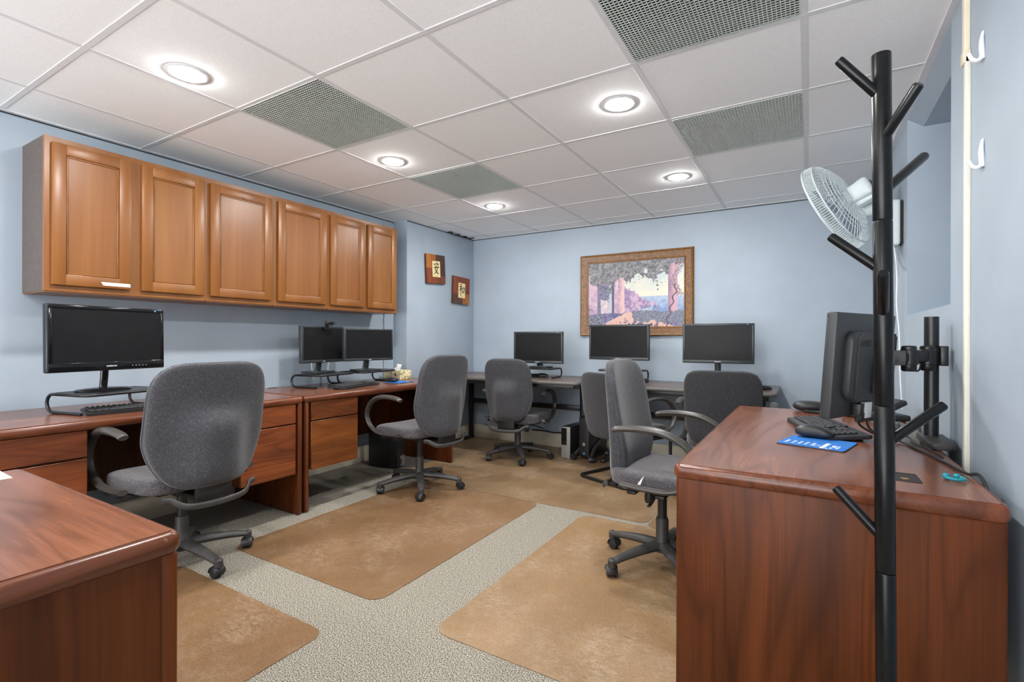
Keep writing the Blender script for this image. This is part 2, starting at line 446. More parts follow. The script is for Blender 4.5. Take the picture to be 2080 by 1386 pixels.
# local x runs along world -Y..: desks against the left wall face +X, so rz = 90 puts local x on +Y and the front on +X
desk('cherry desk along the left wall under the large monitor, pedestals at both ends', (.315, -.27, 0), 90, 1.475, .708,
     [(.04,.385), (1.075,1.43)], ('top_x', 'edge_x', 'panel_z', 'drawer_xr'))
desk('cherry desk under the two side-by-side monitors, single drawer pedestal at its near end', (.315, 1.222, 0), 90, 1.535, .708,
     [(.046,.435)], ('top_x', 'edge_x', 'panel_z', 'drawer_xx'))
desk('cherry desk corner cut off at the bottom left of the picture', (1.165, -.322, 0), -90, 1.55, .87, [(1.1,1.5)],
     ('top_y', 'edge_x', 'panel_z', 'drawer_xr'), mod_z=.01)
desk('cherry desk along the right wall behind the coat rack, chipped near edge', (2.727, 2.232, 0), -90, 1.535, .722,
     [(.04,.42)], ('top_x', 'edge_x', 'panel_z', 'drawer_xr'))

# ---------------------------------------------------------------- computer tables at the back wall
def table(label, x0, x1, y0, y1, z, legs, grp):
    g = thing('computer_table', label, 'table', (0,0,0), 0, grp)
    b = B(); prism(b, rrect(x0+.009, x1-.009, y0+.009, y1-.009, .03), z-.026, z, .002, 1); part('tabletop', b, 'table_x', g)
    b = B(); tube(b, [(x, y, z-.015) for x, y in rrect(x0+.009, x1-.009, y0+.009, y1-.009, .03)], .0138, .009, side=(0,0,1), n=12, closed=True); part('edge_band', b, 'table_edge', g)
    yr = y1-.075
    for x in legs:
        b = B(); box(b, x-.0225, x+.0225, yr-.02, yr+.02, .004, z-.03, .004); part('leg', b, 'black_metal', g)
        b = B(); box(b, x-.02, x+.02, y1-.40, yr+.03, .004, .035, .006)
        part('foot', b, 'black_metal', g)
        b = B(); box(b, x-.018, x+.018, y0+.06, yr+.02, z-.062, z-.027, .003); part('top_bracket', b, 'black_metal', g)
    a, c = min(legs), max(legs)
    b = B(); box(b, a, c, yr-.015, yr+.015, z-.125, z-.085, .003); part('rail', b, 'black_metal', g)
    b = B(); box(b, a, c, yr-.015, yr+.015, z-.34, z-.29, .003); part('rail', b, 'black_metal', g)
    b = B(); box(b, x0+.05, x1-.05, y0+.03, y0+.055, z-.062, z-.027, .002); part('apron', b, 'black_metal', g)
    return g
table('dark laminate computer table in the far left corner, black frame', -.22, 1.375, 3.10, 3.835, .748, (-.205, 1.145), 'computer tables along the back wall')
table('dark laminate computer table below the framed painting, set slightly back', 1.404, 2.872, 3.14, 3.84, .738, (1.47, 2.74), 'computer tables along the back wall')

# ---------------------------------------------------------------- chairs
_shared = {}
def caster_mesh():
    if 'caster' not in _shared:
        b = B()
        for s in (-1, 1):
            lathe(b, [(0,-.010), (.020,-.010), (.025,-.007), (.025,.007), (.020,.010), (0,.010)], 20, (s*.0135, -.012, .026), Matrix.Rotation(PI/2, 3, 'Y'))
        tube(b, [Vector((0,-.012,.026))+Vector((0, math.cos(a)*.027, math.sin(a)*.027)) for a in [math.radians(q) for q in range(-10, 191, 20)]], .026, .004, side=(1,0,0), n=8)
        rod(b, (0,0,.04), (0,0,.075), .007)
        _shared['caster'] = mesh('caster', b)
    return _shared['caster']
def leg_mesh():
    if 'leg' not in _shared:
        b = B()
        pts = spline([(0,.02,.105), (0,.12,.100), (0,.22,.087), (0,.295,.072)], 5)
        tube(b, pts, .034, .024, side=(1,0,0), n=12, taper=lambda t: 1-.42*t)
        lathe(b, [(0,.048), (.017,.048), (.020,.055), (.019,.082), (.012,.088), (0,.089)], 16, (0,.297,0))
        _shared['leg'] = mesh('base_leg', b)
    return _shared['leg']
def arm_pts(st, back=-.13, top=.215, fwd=.0):
    return spline([(0,-.10,st-.045), (0,.02,st-.052), (0,.13,st-.045), (0,.215,st+.0), (0,.245,st+.075), (0,.20,st+.155),
                   (0,.11,st+top-.012), (0,.0,st+top), (0,back+.03,st+top-.008), (0,back,st+top-.018)], 7)
def backrest(g, name, W, z0, z1, mat, lumbar=1., square=False, y=-.245, lean=.10):
    Hh = z1-z0; zc = (z0+z1)/2
    def f(p):
        t = (p.z+1)/2
        wtop = 1.-(.05 if square else .07)*max(0, (t-.72)/.28)**2
        wbot = 1.-(.14 if square else .30)*max(0, (.42-t)/.42)**1.4
        x = p.x*W/2*wtop*wbot
        th = .046*(1-.35*t)
        yy = p.y*th
        if p.y < 0:      # rear shell: lumbar swelling
            q = math.exp(-(abs(x/(W*.25))**3.2)-(abs((t-.30)/.31)**5))
            yy -= .075*q*lumbar
        else: yy += .015*math.exp(-((t-.3)/.25)**2)
        yy += .10*(x)**2/(W*W)*4*.35
        return Vector((x, y+yy-lean*max(0, t-.25)**1.25, zc+p.z*Hh/2))
    b = B(); cushion(b, 1, 1, 1, 7 if square else 5.5, 20, f); bk = part('backrest', b, mat, g, 60)
    # piping seam round the back shell
    b = B(); pts = []
    for k in range(48):
        a = 2*PI*k/48; c, s = math.cos(a), math.sin(a); e = 7 if square else 5.5
        kk = (abs(c)**e+abs(s)**e)**(1/e); pts.append(f(Vector((c/kk, .0, s/kk))*1.002))
    tube(b, pts, .0028, n=6, closed=True); part('piping', b, mat, bk)
    return bk
def seat(g, st, mat, W=.49, D=.47, y=.03):
    def f(p):
        x, yy, z = p.x*W/2, p.y*D/2, p.z*.045
        x *= 1-.10*max(0, -p.y)**2
        if p.z > 0: z += .010*abs(p.x)**2-.022*max(0, p.y-.5)**2*2
        else: z *= .8
        if p.y > .3: z -= .018*(p.y-.3)**2*2
        return Vector((x, yy+y, st-.045+z))
    b = B(); cushion(b, 1, 1, 1, 5, 16, f); return part('seat', b, mat, g, 60)
def swivel(label, x, y, rz, st, bz, tz, W, spoke, grp, mat='fabric_grey', seatmat='fabric_seat', lumbar=1., square=False, tagw=False, armback=-.13, lean=.10, by=-.245):
    g = thing('office_chair', label, 'chair', (x, y, .003), rz, grp)
    b = B(); lathe(b, [(0,.075), (.036,.075), (.040,.10), (.036,.125), (.030,.135), (.030,.23), (.027,.24), (.027,.24), (0,.24)], 24); part('hub', b, 'dusty_plastic', g)
    b = B(); lathe(b, [(0,.23), (.022,.23), (.022,st-.10), (0,st-.10)], 20); part('gas_column', b, 'black_plastic', g)
    for k in range(5):
        l = link('base_leg', leg_mesh(), 'dusty_plastic', g); a = math.radians(spoke-rz-90+72*k); l.rotation_euler = (0,0,a)
        c = link('caster', caster_mesh(), 'black_plastic', l); c.location = (0,.297,0); c.rotation_euler = (0,0,1.1+k*1.3)
    seat(g, st, seatmat)
    b = B(); box(b, -.17, .17, -.14, .17, st-.093, st-.070, .01); box(b, -.07, .07, -.10, .09, st-.125, st-.09, .012)
    part('seat_plate', b, 'black_plastic', g)
    b = B(); box(b, -.08, .08, by-.050, by-.023, st-.13, bz+.07, .006); box(b, -.045, .045, by-.04, -.06, st-.128, st-.104, .006)
    part('back_bracket', b, 'black_plastic', g)
    b = B(); tube(b, spline([(-.205,-.265,st-.078), (-.175,-.275,st-.082), (-.135,-.310,st-.110), (-.06,-.325,st-.120), (.06,-.325,st-.120), (.135,-.310,st-.110), (.175,-.275,st-.082), (.205,-.265,st-.078)], 6), .014, .007, side=(0,0,1), n=10)
    [setattr(v.co, 'y', v.co.y+by+.245) for v in b.verts]; part('rear_handle', b, 'dusty_plastic', g)
    b = B(); tube(b, spline([(.10,.02,st-.11), (.17,.02,st-.115), (.22,.02,st-.13), (.25,.02,st-.135)], 4), .009, .005, side=(0,1,0), n=8); part('lever', b, 'black_plastic', g)
    b = B(); lathe(b, [(0,0), (.02,.004), (.024,.02), (.02,.05), (0,.055)], 14, (.10,-.03,st-.17)); part('tension_knob', b, 'black_plastic', g)
    backrest(g, 'backrest', W, bz, tz, mat, lumbar, square, by, lean)
    for s in (-1, 1):
        b = B(); P = [Vector((s*(.285+.012*max(0, (p.z-st)*4)), p.y, p.z)) for p in arm_pts(st, armback)]
        tube(b, P, .021, .0135, side=(1,0,0), n=12, taper=lambda t: .92+.32*max(0, math.sin((t-.45)/.55*PI)) if t > .45 else .92)
        part('armrest', b, 'arm_plastic', g)
        for ya in (-.07, .06):
            b = B(); box(b, min(s*.12, s*.285), max(s*.12, s*.285), ya, ya+.04, st-.085, st-.072, .003)
            part('arm_mount', b, 'black_metal', g)
    if tagw:
        b = B(); prism(b, [(0,0), (.014,.0), (.032,.046)], 0, .001)
        for v in b.verts: v.co = Vector((.285+v.co.z, -.02+v.co.x, st-.035+v.co.y))
        part('torn_tag', b, 'paper_white', g, 0, 'white paper scrap')
    return g
GC = 'grey upholstered swivel office chairs'
swivel('grey swivel chair at the near left desk, its broad back turned to the camera', .42, .45, 90, .485, .435, 1.0, .52, 75, GC, lumbar=1.)
swivel('grey swivel chair at the desk with two monitors, seen side-on from behind', .575, 2.01, 84, .49, .425, 1.0, .46, -118, GC)
swivel('grey swivel chair at the far corner table, rounded back with a lumbar swelling', .72, 3.215, 9, .425, .385, .94, .44, -122.5, GC)
swivel('grey swivel chair in profile beside the right-hand desk, white scrap on its seat edge', 2.45, 1.66, -94, .50, .40, 1.01, .42, -125, GC, tagw=True, lumbar=.4, by=-.185, lean=.07)
swivel('dark grey chair with a squared back, behind the right-hand desk and below the last monitor', 2.575, 2.86, 3, .47, .43, .915, .465, 20, GC, 'fabric_dark', lumbar=0., square=True, armback=-.10)
def sled(label, x, y, rz):
    st, bz, tz = .445, .345, .855
    g = thing('guest_chair', label, 'chair', (x, y, .003), rz, None)
    pts = []
    def arc(c, a0, a1, r, pl, n=6):
        for k in range(n+1):
            a = math.radians(a0+(a1-a0)*k/n); pts.append(tuple(Vector(c)+Vector(pl[0])*r*math.cos(a)+Vector(pl[1])*r*math.sin(a)))
    R = .05; X, Y = (1,0,0), (0,1,0); Z = (0,0,1)
    w, yb, yf, zl, zt = .25, -.28, .24, .0125, st-.10
    pts.append((-w+.02, -.18, zt)); arc((-w, yf-R, zt-R), 90, 0, R, (Y, Z)); arc((-w, yf-R, zl+R), 0, -90, R, (Y, Z))
    arc((-w+R, yb+R, zl), 180, 270, R, (X, Y)); arc((w-R, yb+R, zl), 270, 360, R, (X, Y))
    arc((w, yf-R, zl+R), -90, 0, R, (Y, Z)); arc((w, yf-R, zt-R), 0, 90, R, (Y, Z)); pts.append((w-.02, -.18, zt))
    b = B(); tube(b, pts, .0125, n=10); part('sled_frame', b, 'black_metal', g)
    seat(g, st, 'fabric_seat')
    b = B(); box(b, -.235, .235, -.17, .16, st-.095, st-.078, .006); part('seat_plate', b, 'black_plastic', g)
    b = B(); box(b, -.05, .05, -.275, -.255, st-.09, bz+.10, .006); part('back_bracket', b, 'black_plastic', g)
    backrest(g, 'backrest', .48, bz, tz, 'fabric_dark', .0, False)
    for s in (-1, 1):
        b = B(); P = [Vector((s*.285, p.y, p.z)) for p in arm_pts(st)]
        tube(b, P, .021, .0135, side=(1,0,0), n=12); part('armrest', b, 'arm_plastic', g)
    return g
sled('dark grey armchair on a black sled base, half hidden behind the profile chair', 1.80, 3.10, -22)

# ---------------------------------------------------------------- monitors
def monitor(label, x, y, z, rz, w, h, zb, tilt=0., stand='round', gloss=False, logo='SAMSUNG', top_logo=True, neck=.03, base=(.24,.18), bz=.019, grp='flat black computer monitors', roll=0.):
    """z = surface under the stand, zb = height of the housing's lower edge"""
    g = thing('monitor', label, 'monitor', (x, y, z), rz, grp)
    hm = 'bezel_gloss' if gloss else 'bezel'
    rot = Matrix.Translation((0, 0, zb-z)) @ Matrix.Rotation(math.radians(roll), 4, 'Y') @ Matrix.Rotation(math.radians(-tilt), 4, 'X')
    cz = h/2
    b = B(); box(b, -w/2, w/2, 0, .030, 0, h, .006, 3)
    # open the front: recessed frame round the screen
    bb = bz*(2.1 if gloss else 1.35)
    housing = part('housing', b, hm, g); housing.matrix_local = rot
    b = B()
    for (p, q, r, s) in ((-w/2+.003, w/2-.003, .003, bb), (-w/2+.003, w/2-.003, h-bz, h-.003), (-w/2+.003, -w/2+bz, bb-.002, h-bz+.002), (w/2-bz, w/2-.003, bb-.002, h-bz+.002)):
        box(b, p, q, -.005, .004, r, s, .002, 2)
    fr = part('bezel_frame', b, hm, housing)
    b = B(); box(b, -w/2+bz-.003, w/2-bz+.003, -.0022, .002, bb-.003, h-bz+.003); part('screen', b, 'screen', housing, 0)
    b = B(); prism(b, rrect(-w*.36, w*.36, .06, h-.06, .03), 0, .024, .008, 3)
    for v in b.verts: v.co = Vector((v.co.x, .029+v.co.z, v.co.y))
    part('back_cover', b, 'monitor_back', housing)
    if logo: text('logo', logo, .0085 if logo == 'SAMSUNG' else .012, 'logo_white', housing, (0, -.0054, bb*.5), (PI/2, 0, 0), 1.25, .0002)
    if top_logo:
        b = B(); box(b, w/2-.055, w/2-.046, -.0056, -.004, h-bz*.75, h-bz*.30); part('energy_sticker', b, 'badge_blue', housing, 0)
    b = B()
    for k in range(5): box(b, w*.18+k*.017, w*.18+k*.017+.007, -.0056, -.004, bb*.45, bb*.45+.0016)
    part('button_marks', b, 'logo_white' if gloss else 'silver', housing, 0)
    if stand:
        zz = zb-z
        if stand == 'round':
            b = B()
            n = 40
            prof = [(0,.0), (1,.0), (1,.005), (.93,.010), (.3,.016), (0,.017)]
            lathe(b, prof, n)
            for v in b.verts: v.co = Vector((v.co.x*base[0]/2, .055+v.co.y*base[1]/2, v.co.z))
            part('stand_base', b, hm, g)
        else:
            b = B(); prism(b, rrect(-base[0]/2, base[0]/2, .055-base[1]/2, .055+base[1]/2, .02), 0, .012, .004, 2); part('stand_base', b, hm, g)
        b = B(); tube(b, spline([(0,.06,.008), (0,.058,.03), (0,.052,zz*.6+.01), (0,.045,zz+.06)], 5), neck, .014, side=(1,0,0), n=14, taper=lambda t: 1+.9*max(0, .25-t))
        part('stand_neck', b, hm, g)
    return g, housing
def riser(label, x, y, z, rz, w=.37, d=.27, h=.105):
    g = thing('monitor_riser', label, 'monitor stand', (x, y, z), rz, 'black metal monitor risers')
    b = B(); prism(b, rrect(-w/2+.004, w/2-.004, -d/2, d/2-.02, [.02,.02,.05,.05]), h-.010, h-.002, .002, 1); part('shelf', b, 'black_metal', g)
    b = B(); tube(b, [(px, py, h-.0075) for px, py in rrect(-w/2, w/2, -d/2-.004, d/2-.03, [.02,.02,.05,.05])], .0075, n=10, closed=True); part('rim', b, 'black_metal', g)
    for s in (-1, 1):
        r = (h-.0075-.0075)/2; P = [(s*w/2, -d/2+.06, h-.0075), (s*w/2, d/2-.03, h-.0075)]
        for k in range(1, 12):
            a = math.radians(90-180*k/12); P.append((s*w/2, d/2-.03+r*math.cos(a), .0075+r+r*math.sin(a)))
        P += [(s*w/2, d/2-.03, .0075), (s*w/2, -d/2+.03, .0075)]
        b = B(); tube(b, P, .0075, n=10); part('leg', b, 'black_metal', g)
    return g
riser('black metal riser under the large glossy monitor', .0, .31, DT, 102, .38, .27, .102)
monitor('large glossy black monitor on a riser, first on the left wall', .035, .30, DT+.102, 102, .54, .322, .952, 1, gloss=True, base=(.25,.16), bz=.021, neck=.018)
riser('black metal riser under the webcam monitor, left of the pair', -.15, 1.738, DT, 99, .38, .26, .102)
riser('black metal riser under the right monitor of the pair, beside the tissue box', -.115, 2.150, DT, 96, .42, .25, .106)
gW, hW = monitor('black monitor with a webcam on top, left of the pair', -.185, 1.755, DT+.102, 98.5, .445, .285, .93, 1, 'flat', base=(.22,.16), neck=.028, logo='acer', top_logo=False, bz=.017)
monitor('black widescreen monitor beside the tissue box, right of the pair', -.035, 2.088, DT+.106, 82, .47, .262, .937, 1, 'flat', base=(.22,.16), neck=.028, logo='acer', top_logo=False, bz=.015)
monitor('smallest back-wall monitor, nearest the corner, low on its riser', .83, 3.40, DT+.098, 4, .515, .305, .886, 0, 'flat', base=(.22,.17), neck=.03)
riser('black metal riser on the corner table under its monitor', .80, 3.47, DT, 2, .38, .25, .096)
monitor('back-wall monitor overlapping the lower left of the framed painting', 1.615, 3.44, .738+.11, -3, .56, .315, .935, 0, 'round', base=(.26,.18), neck=.026)
riser('black metal riser under the middle back-wall monitor', 1.62, 3.55, .738, -2, .38, .25, .108)
monitor('rightmost back-wall monitor above the squared chair', 2.43, 3.50, .738, 6, .54, .325, .925, 0, 'round', base=(.24,.18), neck=.024)

# webcam on the left monitor of the pair
g = thing('webcam', 'small black webcam clipped on top of the left twin monitor', 'webcam', (-.14, 1.775, 1.217), 98.5)
b = B(); box(b, -.045, .045, -.016, .012, .010, .038, .009, 3); part('camera_body', b, 'black_plastic', g)
b = B(); lathe(b, [(0,.0), (.012,0), (.012,.008), (.008,.010), (0,.008)], 18, (0,-.015,.024), Matrix.Rotation(PI/2, 3, 'X')); part('camera_lens', b, 'bezel_gloss', g)
b = B(); box(b, -.022, .022, -.014, .03, .0, .012, .003); box(b, -.022, .022, .024, .034, -.03, .01, .003); part('clip', b, 'black_plastic', g)

# ---------------------------------------------------------------- keyboards, mice, pads
def key_mesh(w):
    k = 'key%g' % w
    if k not in _shared:
        b = B(); box(b, -w/2, w/2, -.0078, .0078, 0, .008, .0025, 1); _shared[k] = mesh('key', b)
    return _shared[k]
def keyboard(label, x, y, z, rz, w=.445, d=.15, rest=0., tilt=4, curve=0., keys=True, wrist=.0):
    g = thing('keyboard', label, 'keyboard', (x, y, z), rz, 'black computer keyboards')
    rot = Matrix.Rotation(math.radians(tilt), 4, 'X')
    b = B()
    P = []
    for k in range(13):
        u = k/12; P.append((-w/2+w*u, -d/2-rest-curve*math.sin(u*PI)))
    P += [(w/2, d/2-.012), (w/2-.012, d/2), (-w/2+.012, d/2), (-w/2, d/2-.012)]
    prism(b, P, .002, .017, .004, 2)
    bd = part('key_tray', b, 'black_plastic', g); bd.matrix_local = Matrix.Translation((0,0,.004)) @ rot
    b = B(); box(b, -w/2+.05, -w/2+.08, d/2-.03, d/2-.015, .0, .012); box(b, w/2-.08, w/2-.05, d/2-.03, d/2-.015, .0, .012); box(b, -w/2+.04, w/2-.04, -d/2-rest+.01, -d/2-rest+.02, 0, .006)
    part('foot', b, 'black_plastic', g)
    if curve:
        b = B(); Q = [(-w/2+.004+(w-.008)*k/12, -d/2-rest+.022-curve*math.sin(k/12*PI)*.3) for k in range(13)]
        P2 = [(a, c-.018-curve*.7*math.sin((i)/12*PI)) for i, (a, c) in enumerate(Q)]
        prism(b, P2+Q[::-1], .017, .020, .001, 1); part('palm_rest', b, 'dusty_plastic', bd)
    u = .0187; x0 = -w/2+.014; y0 = d/2-.020
    rows = []
    def put(cx, cy, kw): rows.append((x0+cx*u, y0-cy*u, kw))
    for i in range(13): put(.5+i*1.13, 0, 1)
    for i in range(13): put(.5+i, 1.25, 1)
    put(14., 1.25, 2)
    put(.75, 2.25, 1.5)
    for i in range(13): put(2+i, 2.25, 1)
    put(.87, 3.25, 1.75)
    for i in range(11): put(2.25+i, 3.25, 1)
    put(13.9, 3.25, 2.2)
    put(1.1, 4.25, 2.2)
    for i in range(10): put(2.75+i, 4.25, 1)
    put(13.6, 4.25, 2.8)
    for kx, kw in ((.6,1.25), (1.9,1.25), (3.2,1.25), (6.9,6), (10.6,1.25), (11.9,1.25), (13.2,1.25)): put(kx, 5.25, kw)
    for i in range(3):
        put(16+i, 1.25, 1); put(16+i, 2.25, 1); put(16+i, 5.25, 1)
    put(17, 4.25, 1)
    for i in range(3):
        for j in range(4): put(19.6+i, 1.25+j, 1)
    put(20.1, 5.25, 2); put(21.6, 5.25, 1)
    sc = min(1., (w-.028)/(22.2*u))
    for cx, cy, kw in rows:
        k = link('key', key_mesh(round(kw*u-.0028, 4)), 'key_black', bd)
        k.location = (x0+(cx-x0)*sc, cy, .0165); k.scale = (sc, 1, 1)
    return g
def mouse(label, x, y, z, rz, L=.115, W=.062, H=.037, stripe=False):
    g = thing('computer_mouse', label, 'mouse', (x, y, z), rz, 'black computer mice')
    def f(p):
        t = p.y; hz = H*(.62+.38*math.cos((t+.25)*1.25)); return Vector((p.x*W/2*(1-.10*math.cos(t*2.6)), t*L/2, max(.001, .002+(p.z+1)/2*hz)))
    b = B(); cushion(b, 1, 1, 1, 3.2, 12, f); part('shell', b, 'black_plastic', g, 70)
    b = B(); lathe(b, [(0,-.003), (.008,-.003), (.008,.003), (0,.003)], 14, (0, L*.30, H*.68), Matrix.Rotation(PI/2, 3, 'Y')); part('scroll_wheel', b, 'dusty_plastic', g)
    if stripe:
        for s in (-1, 1):
            b = B(); tube(b, spline([(s*W*.46, L*.40, .011), (s*W*.49, 0, .016), (s*W*.44, -L*.36, .012)], 6), .0045, .002, side=(0,0,1), n=8); part('side_stripe', b, 'silver', g)
    return g
keyboard('black keyboard on the left desk below the large glossy monitor', .135, .385, DT, 82, .445, .150)
keyboard('black keyboard in front of the twin monitors', .085, 1.825, DT, 105, .45, .155)
keyboard('black curved keyboard on the right-hand desk beside the blue mouse pad', 3.125, 1.565, DT, -72, .46, .150, 0., 5, .018)
keyboard('black keyboard under the riser on the corner table', .585, 3.475, DT, 4, .44, .14)
mouse('silver-sided black mouse on the corner table', .835, 3.50, DT, -40, stripe=True)
mouse('black mouse beside the middle riser, behind the profile chair', 1.80, 3.56, .738, -70)
mouse('black mouse at the right end of the table, beside the squared chair', 2.775, 3.36, .738, -60)
mouse('black mouse on the mouse pad between the twin monitors and the tissue box', 0.045, 2.255, DT+.0047, 100)
mouse('large black mouse lying on the blue pad on the right-hand desk', 3.085, 1.352, DT+.0045, -100, .125, .075, .045)
def pad(label, x, y, rz, w, d, prints):
    g = thing('mouse_pad', label, 'mouse pad', (x, y, DT), rz, 'blue mouse pads')
    b = B(); prism(b, rrect(-w/2, w/2, -d/2, d/2, .008), .0005, .0035); part('pad_base', b, 'black_plastic', g)
    b = B(); prism(b, rrect(-w/2+.001, w/2-.001, -d/2+.001, d/2-.001, .008), .0035, .0043); part('pad_top', b, 'pad_blue', g)
    b = B()
    for (p, q, r, s) in prints: box(b, p, q, r, s, .0043, .0046)
    part('white_print', b, 'logo_white', g, 0)
    return g
pr_ = []
for i, x in enumerate((-.088, -.066, -.046, -.026, -.006)):
    for k in range(5): pr_.append((x+.002*(k % 2), x+.009, -.066+k*.011, -.060+k*.011))
for k in range(8): pr_ += [(.028, .040, -.094+k*.013, -.0835+k*.013)]
pr_ += [(.041, .0425, -.094, .006), (.054, .062, -.078, -.062), (.058, .080, -.055, -.047), (.054, .066, -.040, -.022), (.070, .078, -.072, -.060), (.070, .078, -.038, -.026), (.046,.049,-.094,-.078), (.046,.060,-.096,-.093)]
for k in range(10):
    a = 2*PI*k/10; pr_.append((.013+.009*math.cos(a)-.002, .013+.009*math.cos(a)+.002, -.056+.013*math.sin(a)-.002, -.056+.013*math.sin(a)+.002))
pad('blue mouse pad with white print, under the mouse on the right-hand desk', 3.092, 1.25, -15, .205, .20, pr_)
pad('small blue mouse pad beside the keyboard under the twin monitors', 0.090, 2.30, 98, .215, .16, [(.02,.05,-.07,-.064), (.03,.06,-.05,-.046)])

# ---------------------------------------------------------------- tissue box
gT = g = thing('tissue_box', 'floral cardboard tissue box with a white tissue pulled up', 'tissue box', (-.225, 2.605, DT), -14)
b = B(); box(b, -.135, .135, -.06, .06, .001, .082, .003); part('carton', b, 'floral', g)
b = B(); prism(b, [(-.06,0), (.06,0), (.06,.002), (-.06,.002)], .0825, .083); lathe(b, [(0,.082), (.045,.082), (.045,.0832), (0,.0832)], 24); part('slot_film', b, 'white_plastic', g)
b = B()
P = [(-.05,-.012,.08), (-.03,.016,.105), (.0,-.012,.125), (.03,.014,.115), (.05,-.008,.09)]
top = spline(P, 4); vs = []
for i, p in enumerate(top):
    vs.append((b.verts.new((p.x*.6, p.y*.6, .081)), b.verts.new((p.x*.8, p.y, .081+(p.z-.081)*.6)), b.verts.new((p.x+.012, p.y+.006*math.sin(i*1.7), p.z+.012))))
for A, Cc in zip(vs, vs[1:]):
    for k in range(2): b.faces.new((A[k], Cc[k], Cc[k+1], A[k+1]))
o = part('tissue', b, 'paper_white', g, 70); o.modifiers.new('thickness', 'SOLIDIFY').thickness = .002
g = gT
b = B(); prism(b, [(-.012,.02), (.012,.02), (.012,.045), (0,.058), (-.012,.045)], 0, .0006)
for v in b.verts: v.co = Vector((.06+v.co.x, -.0605-v.co.z, .078-v.co.y))
part('emblem', b, 'monitor_back', g, 0, 'grey shield emblem')

# grommet, sticker
g = thing('cable_grommet', 'black oval cable grommet in the desk top left of the twin monitors', 'grommet', (-.355, 1.44, DT-.002), 10)
b = B(); prism(b, rrect(-.02, .02, -.04, .04, .019), 0, .004, .001, 1); part('cap', b, 'black_plastic', g)
b = B(); prism(b, rrect(-.018, .018, -.07, .07, .004), .0, .0008); o = part('paper_sticker', b, 'sticker', None, 0)
o.location = (1.215, -.385, DT+.0002); o.rotation_euler = (0,0,math.radians(-2)); o.rotation_euler.z += PI/2
tag(o, 'small off-white sticker on the top of the bottom-left desk', 'sticker')

# ---------------------------------------------------------------- computer towers
def tower(label, x, y, z, rz, w, h, d, mat, silver=False, grp='black computer towers under the tables'):
    g = thing('computer_tower', label, 'computer', (x, y, z), rz, grp)
    b = B(); box(b, -w/2, w/2, 0, d, .0, h, .003); part('case', b, 'black_plastic', g)
    b = B(); box(b, -w/2, w/2, -.012, .001, .002, h-.002, .004); f = part('front_panel', b, mat, g)
    if silver:
        b = B(); box(b, -w*.47, w*.12, -.0135, -.011, h*.42, h*.95); part('drive_panel', b, 'bezel_gloss', f, 0)
        b = B()
        for i in range(2):
            for j in range(3): box(b, -w*.10+i*.014, -w*.10+i*.014+.008, -.0145, -.0130, h*.45+j*.014, h*.45+j*.014+.007)
        part('port', b, 'void_dark', f, 0)
    else:
        b = B()
        for i in range(4): box(b, -w*.34+i*w*.22, -w*.34+i*w*.22+.008, -.0135, -.0115, h*.42, h*.44)
        for k in range(14): box(b, -w*.42, w*.42, -.0132, -.0115, h*.60+k*.008, h*.60+k*.008+.002)
        part('vent_slot', b, 'void_dark', f, 0)
        b = B(); lathe(b, [(0,0), (.016,0), (.015,.003), (0,.004)], 20, (0,-.012,h*.30), Matrix.Rotation(PI/2, 3, 'X')); part('badge', b, 'silver', f)
        b = B(); box(b, -.008, .010, -.0135, -.0115, h*.035, h*.035+.02); part('sticker', b, 'badge_blue', f, 0)
    return g
tower('black and silver computer tower standing on the floor under the corner table', 1.115, 3.44, .004, -6, .095, .295, .33, 'silver', True)
tower('black computer tower with a round silver badge, on a rolling stand', 1.295, 3.45, .045, -6, .10, .355, .34, 'black_plastic')
g = thing('tower_cart', 'black wheeled stand holding the computer tower with the silver badge', 'computer stand', (1.295, 3.45, 0), -6)
b = B(); box(b, -.055, .055, .02, .33, .028, .044, .004); part('platform', b, 'black_plastic', g)
for s in (-1, 1):
    b = B(); tube(b, spline([(s*.06, .20, .15), (s*.062, .10, .12), (s*.075, .02, .075), (s*.085, -.03, .05)], 5), .014, .022, side=(1,0,0), n=10); part('side_arm', b, 'dusty_plastic', g)
    for yy in (-.03, .30):
        c = link('caster', caster_mesh(), 'black_plastic', g); c.location = (s*.085, yy, .002); c.rotation_euler = (0,0,.5*s)
g = tower('black computer tower on the floor under the desk with the twin monitors', .03, 2.375, .006, 98, .115, .285, .29, 'black_plastic', grp=None)
b = B(); box(b, .005, .05, -.0145, -.0118, .01, .10); part('port_cover', b, 'silver', g, 0, 'silver front cover plate')

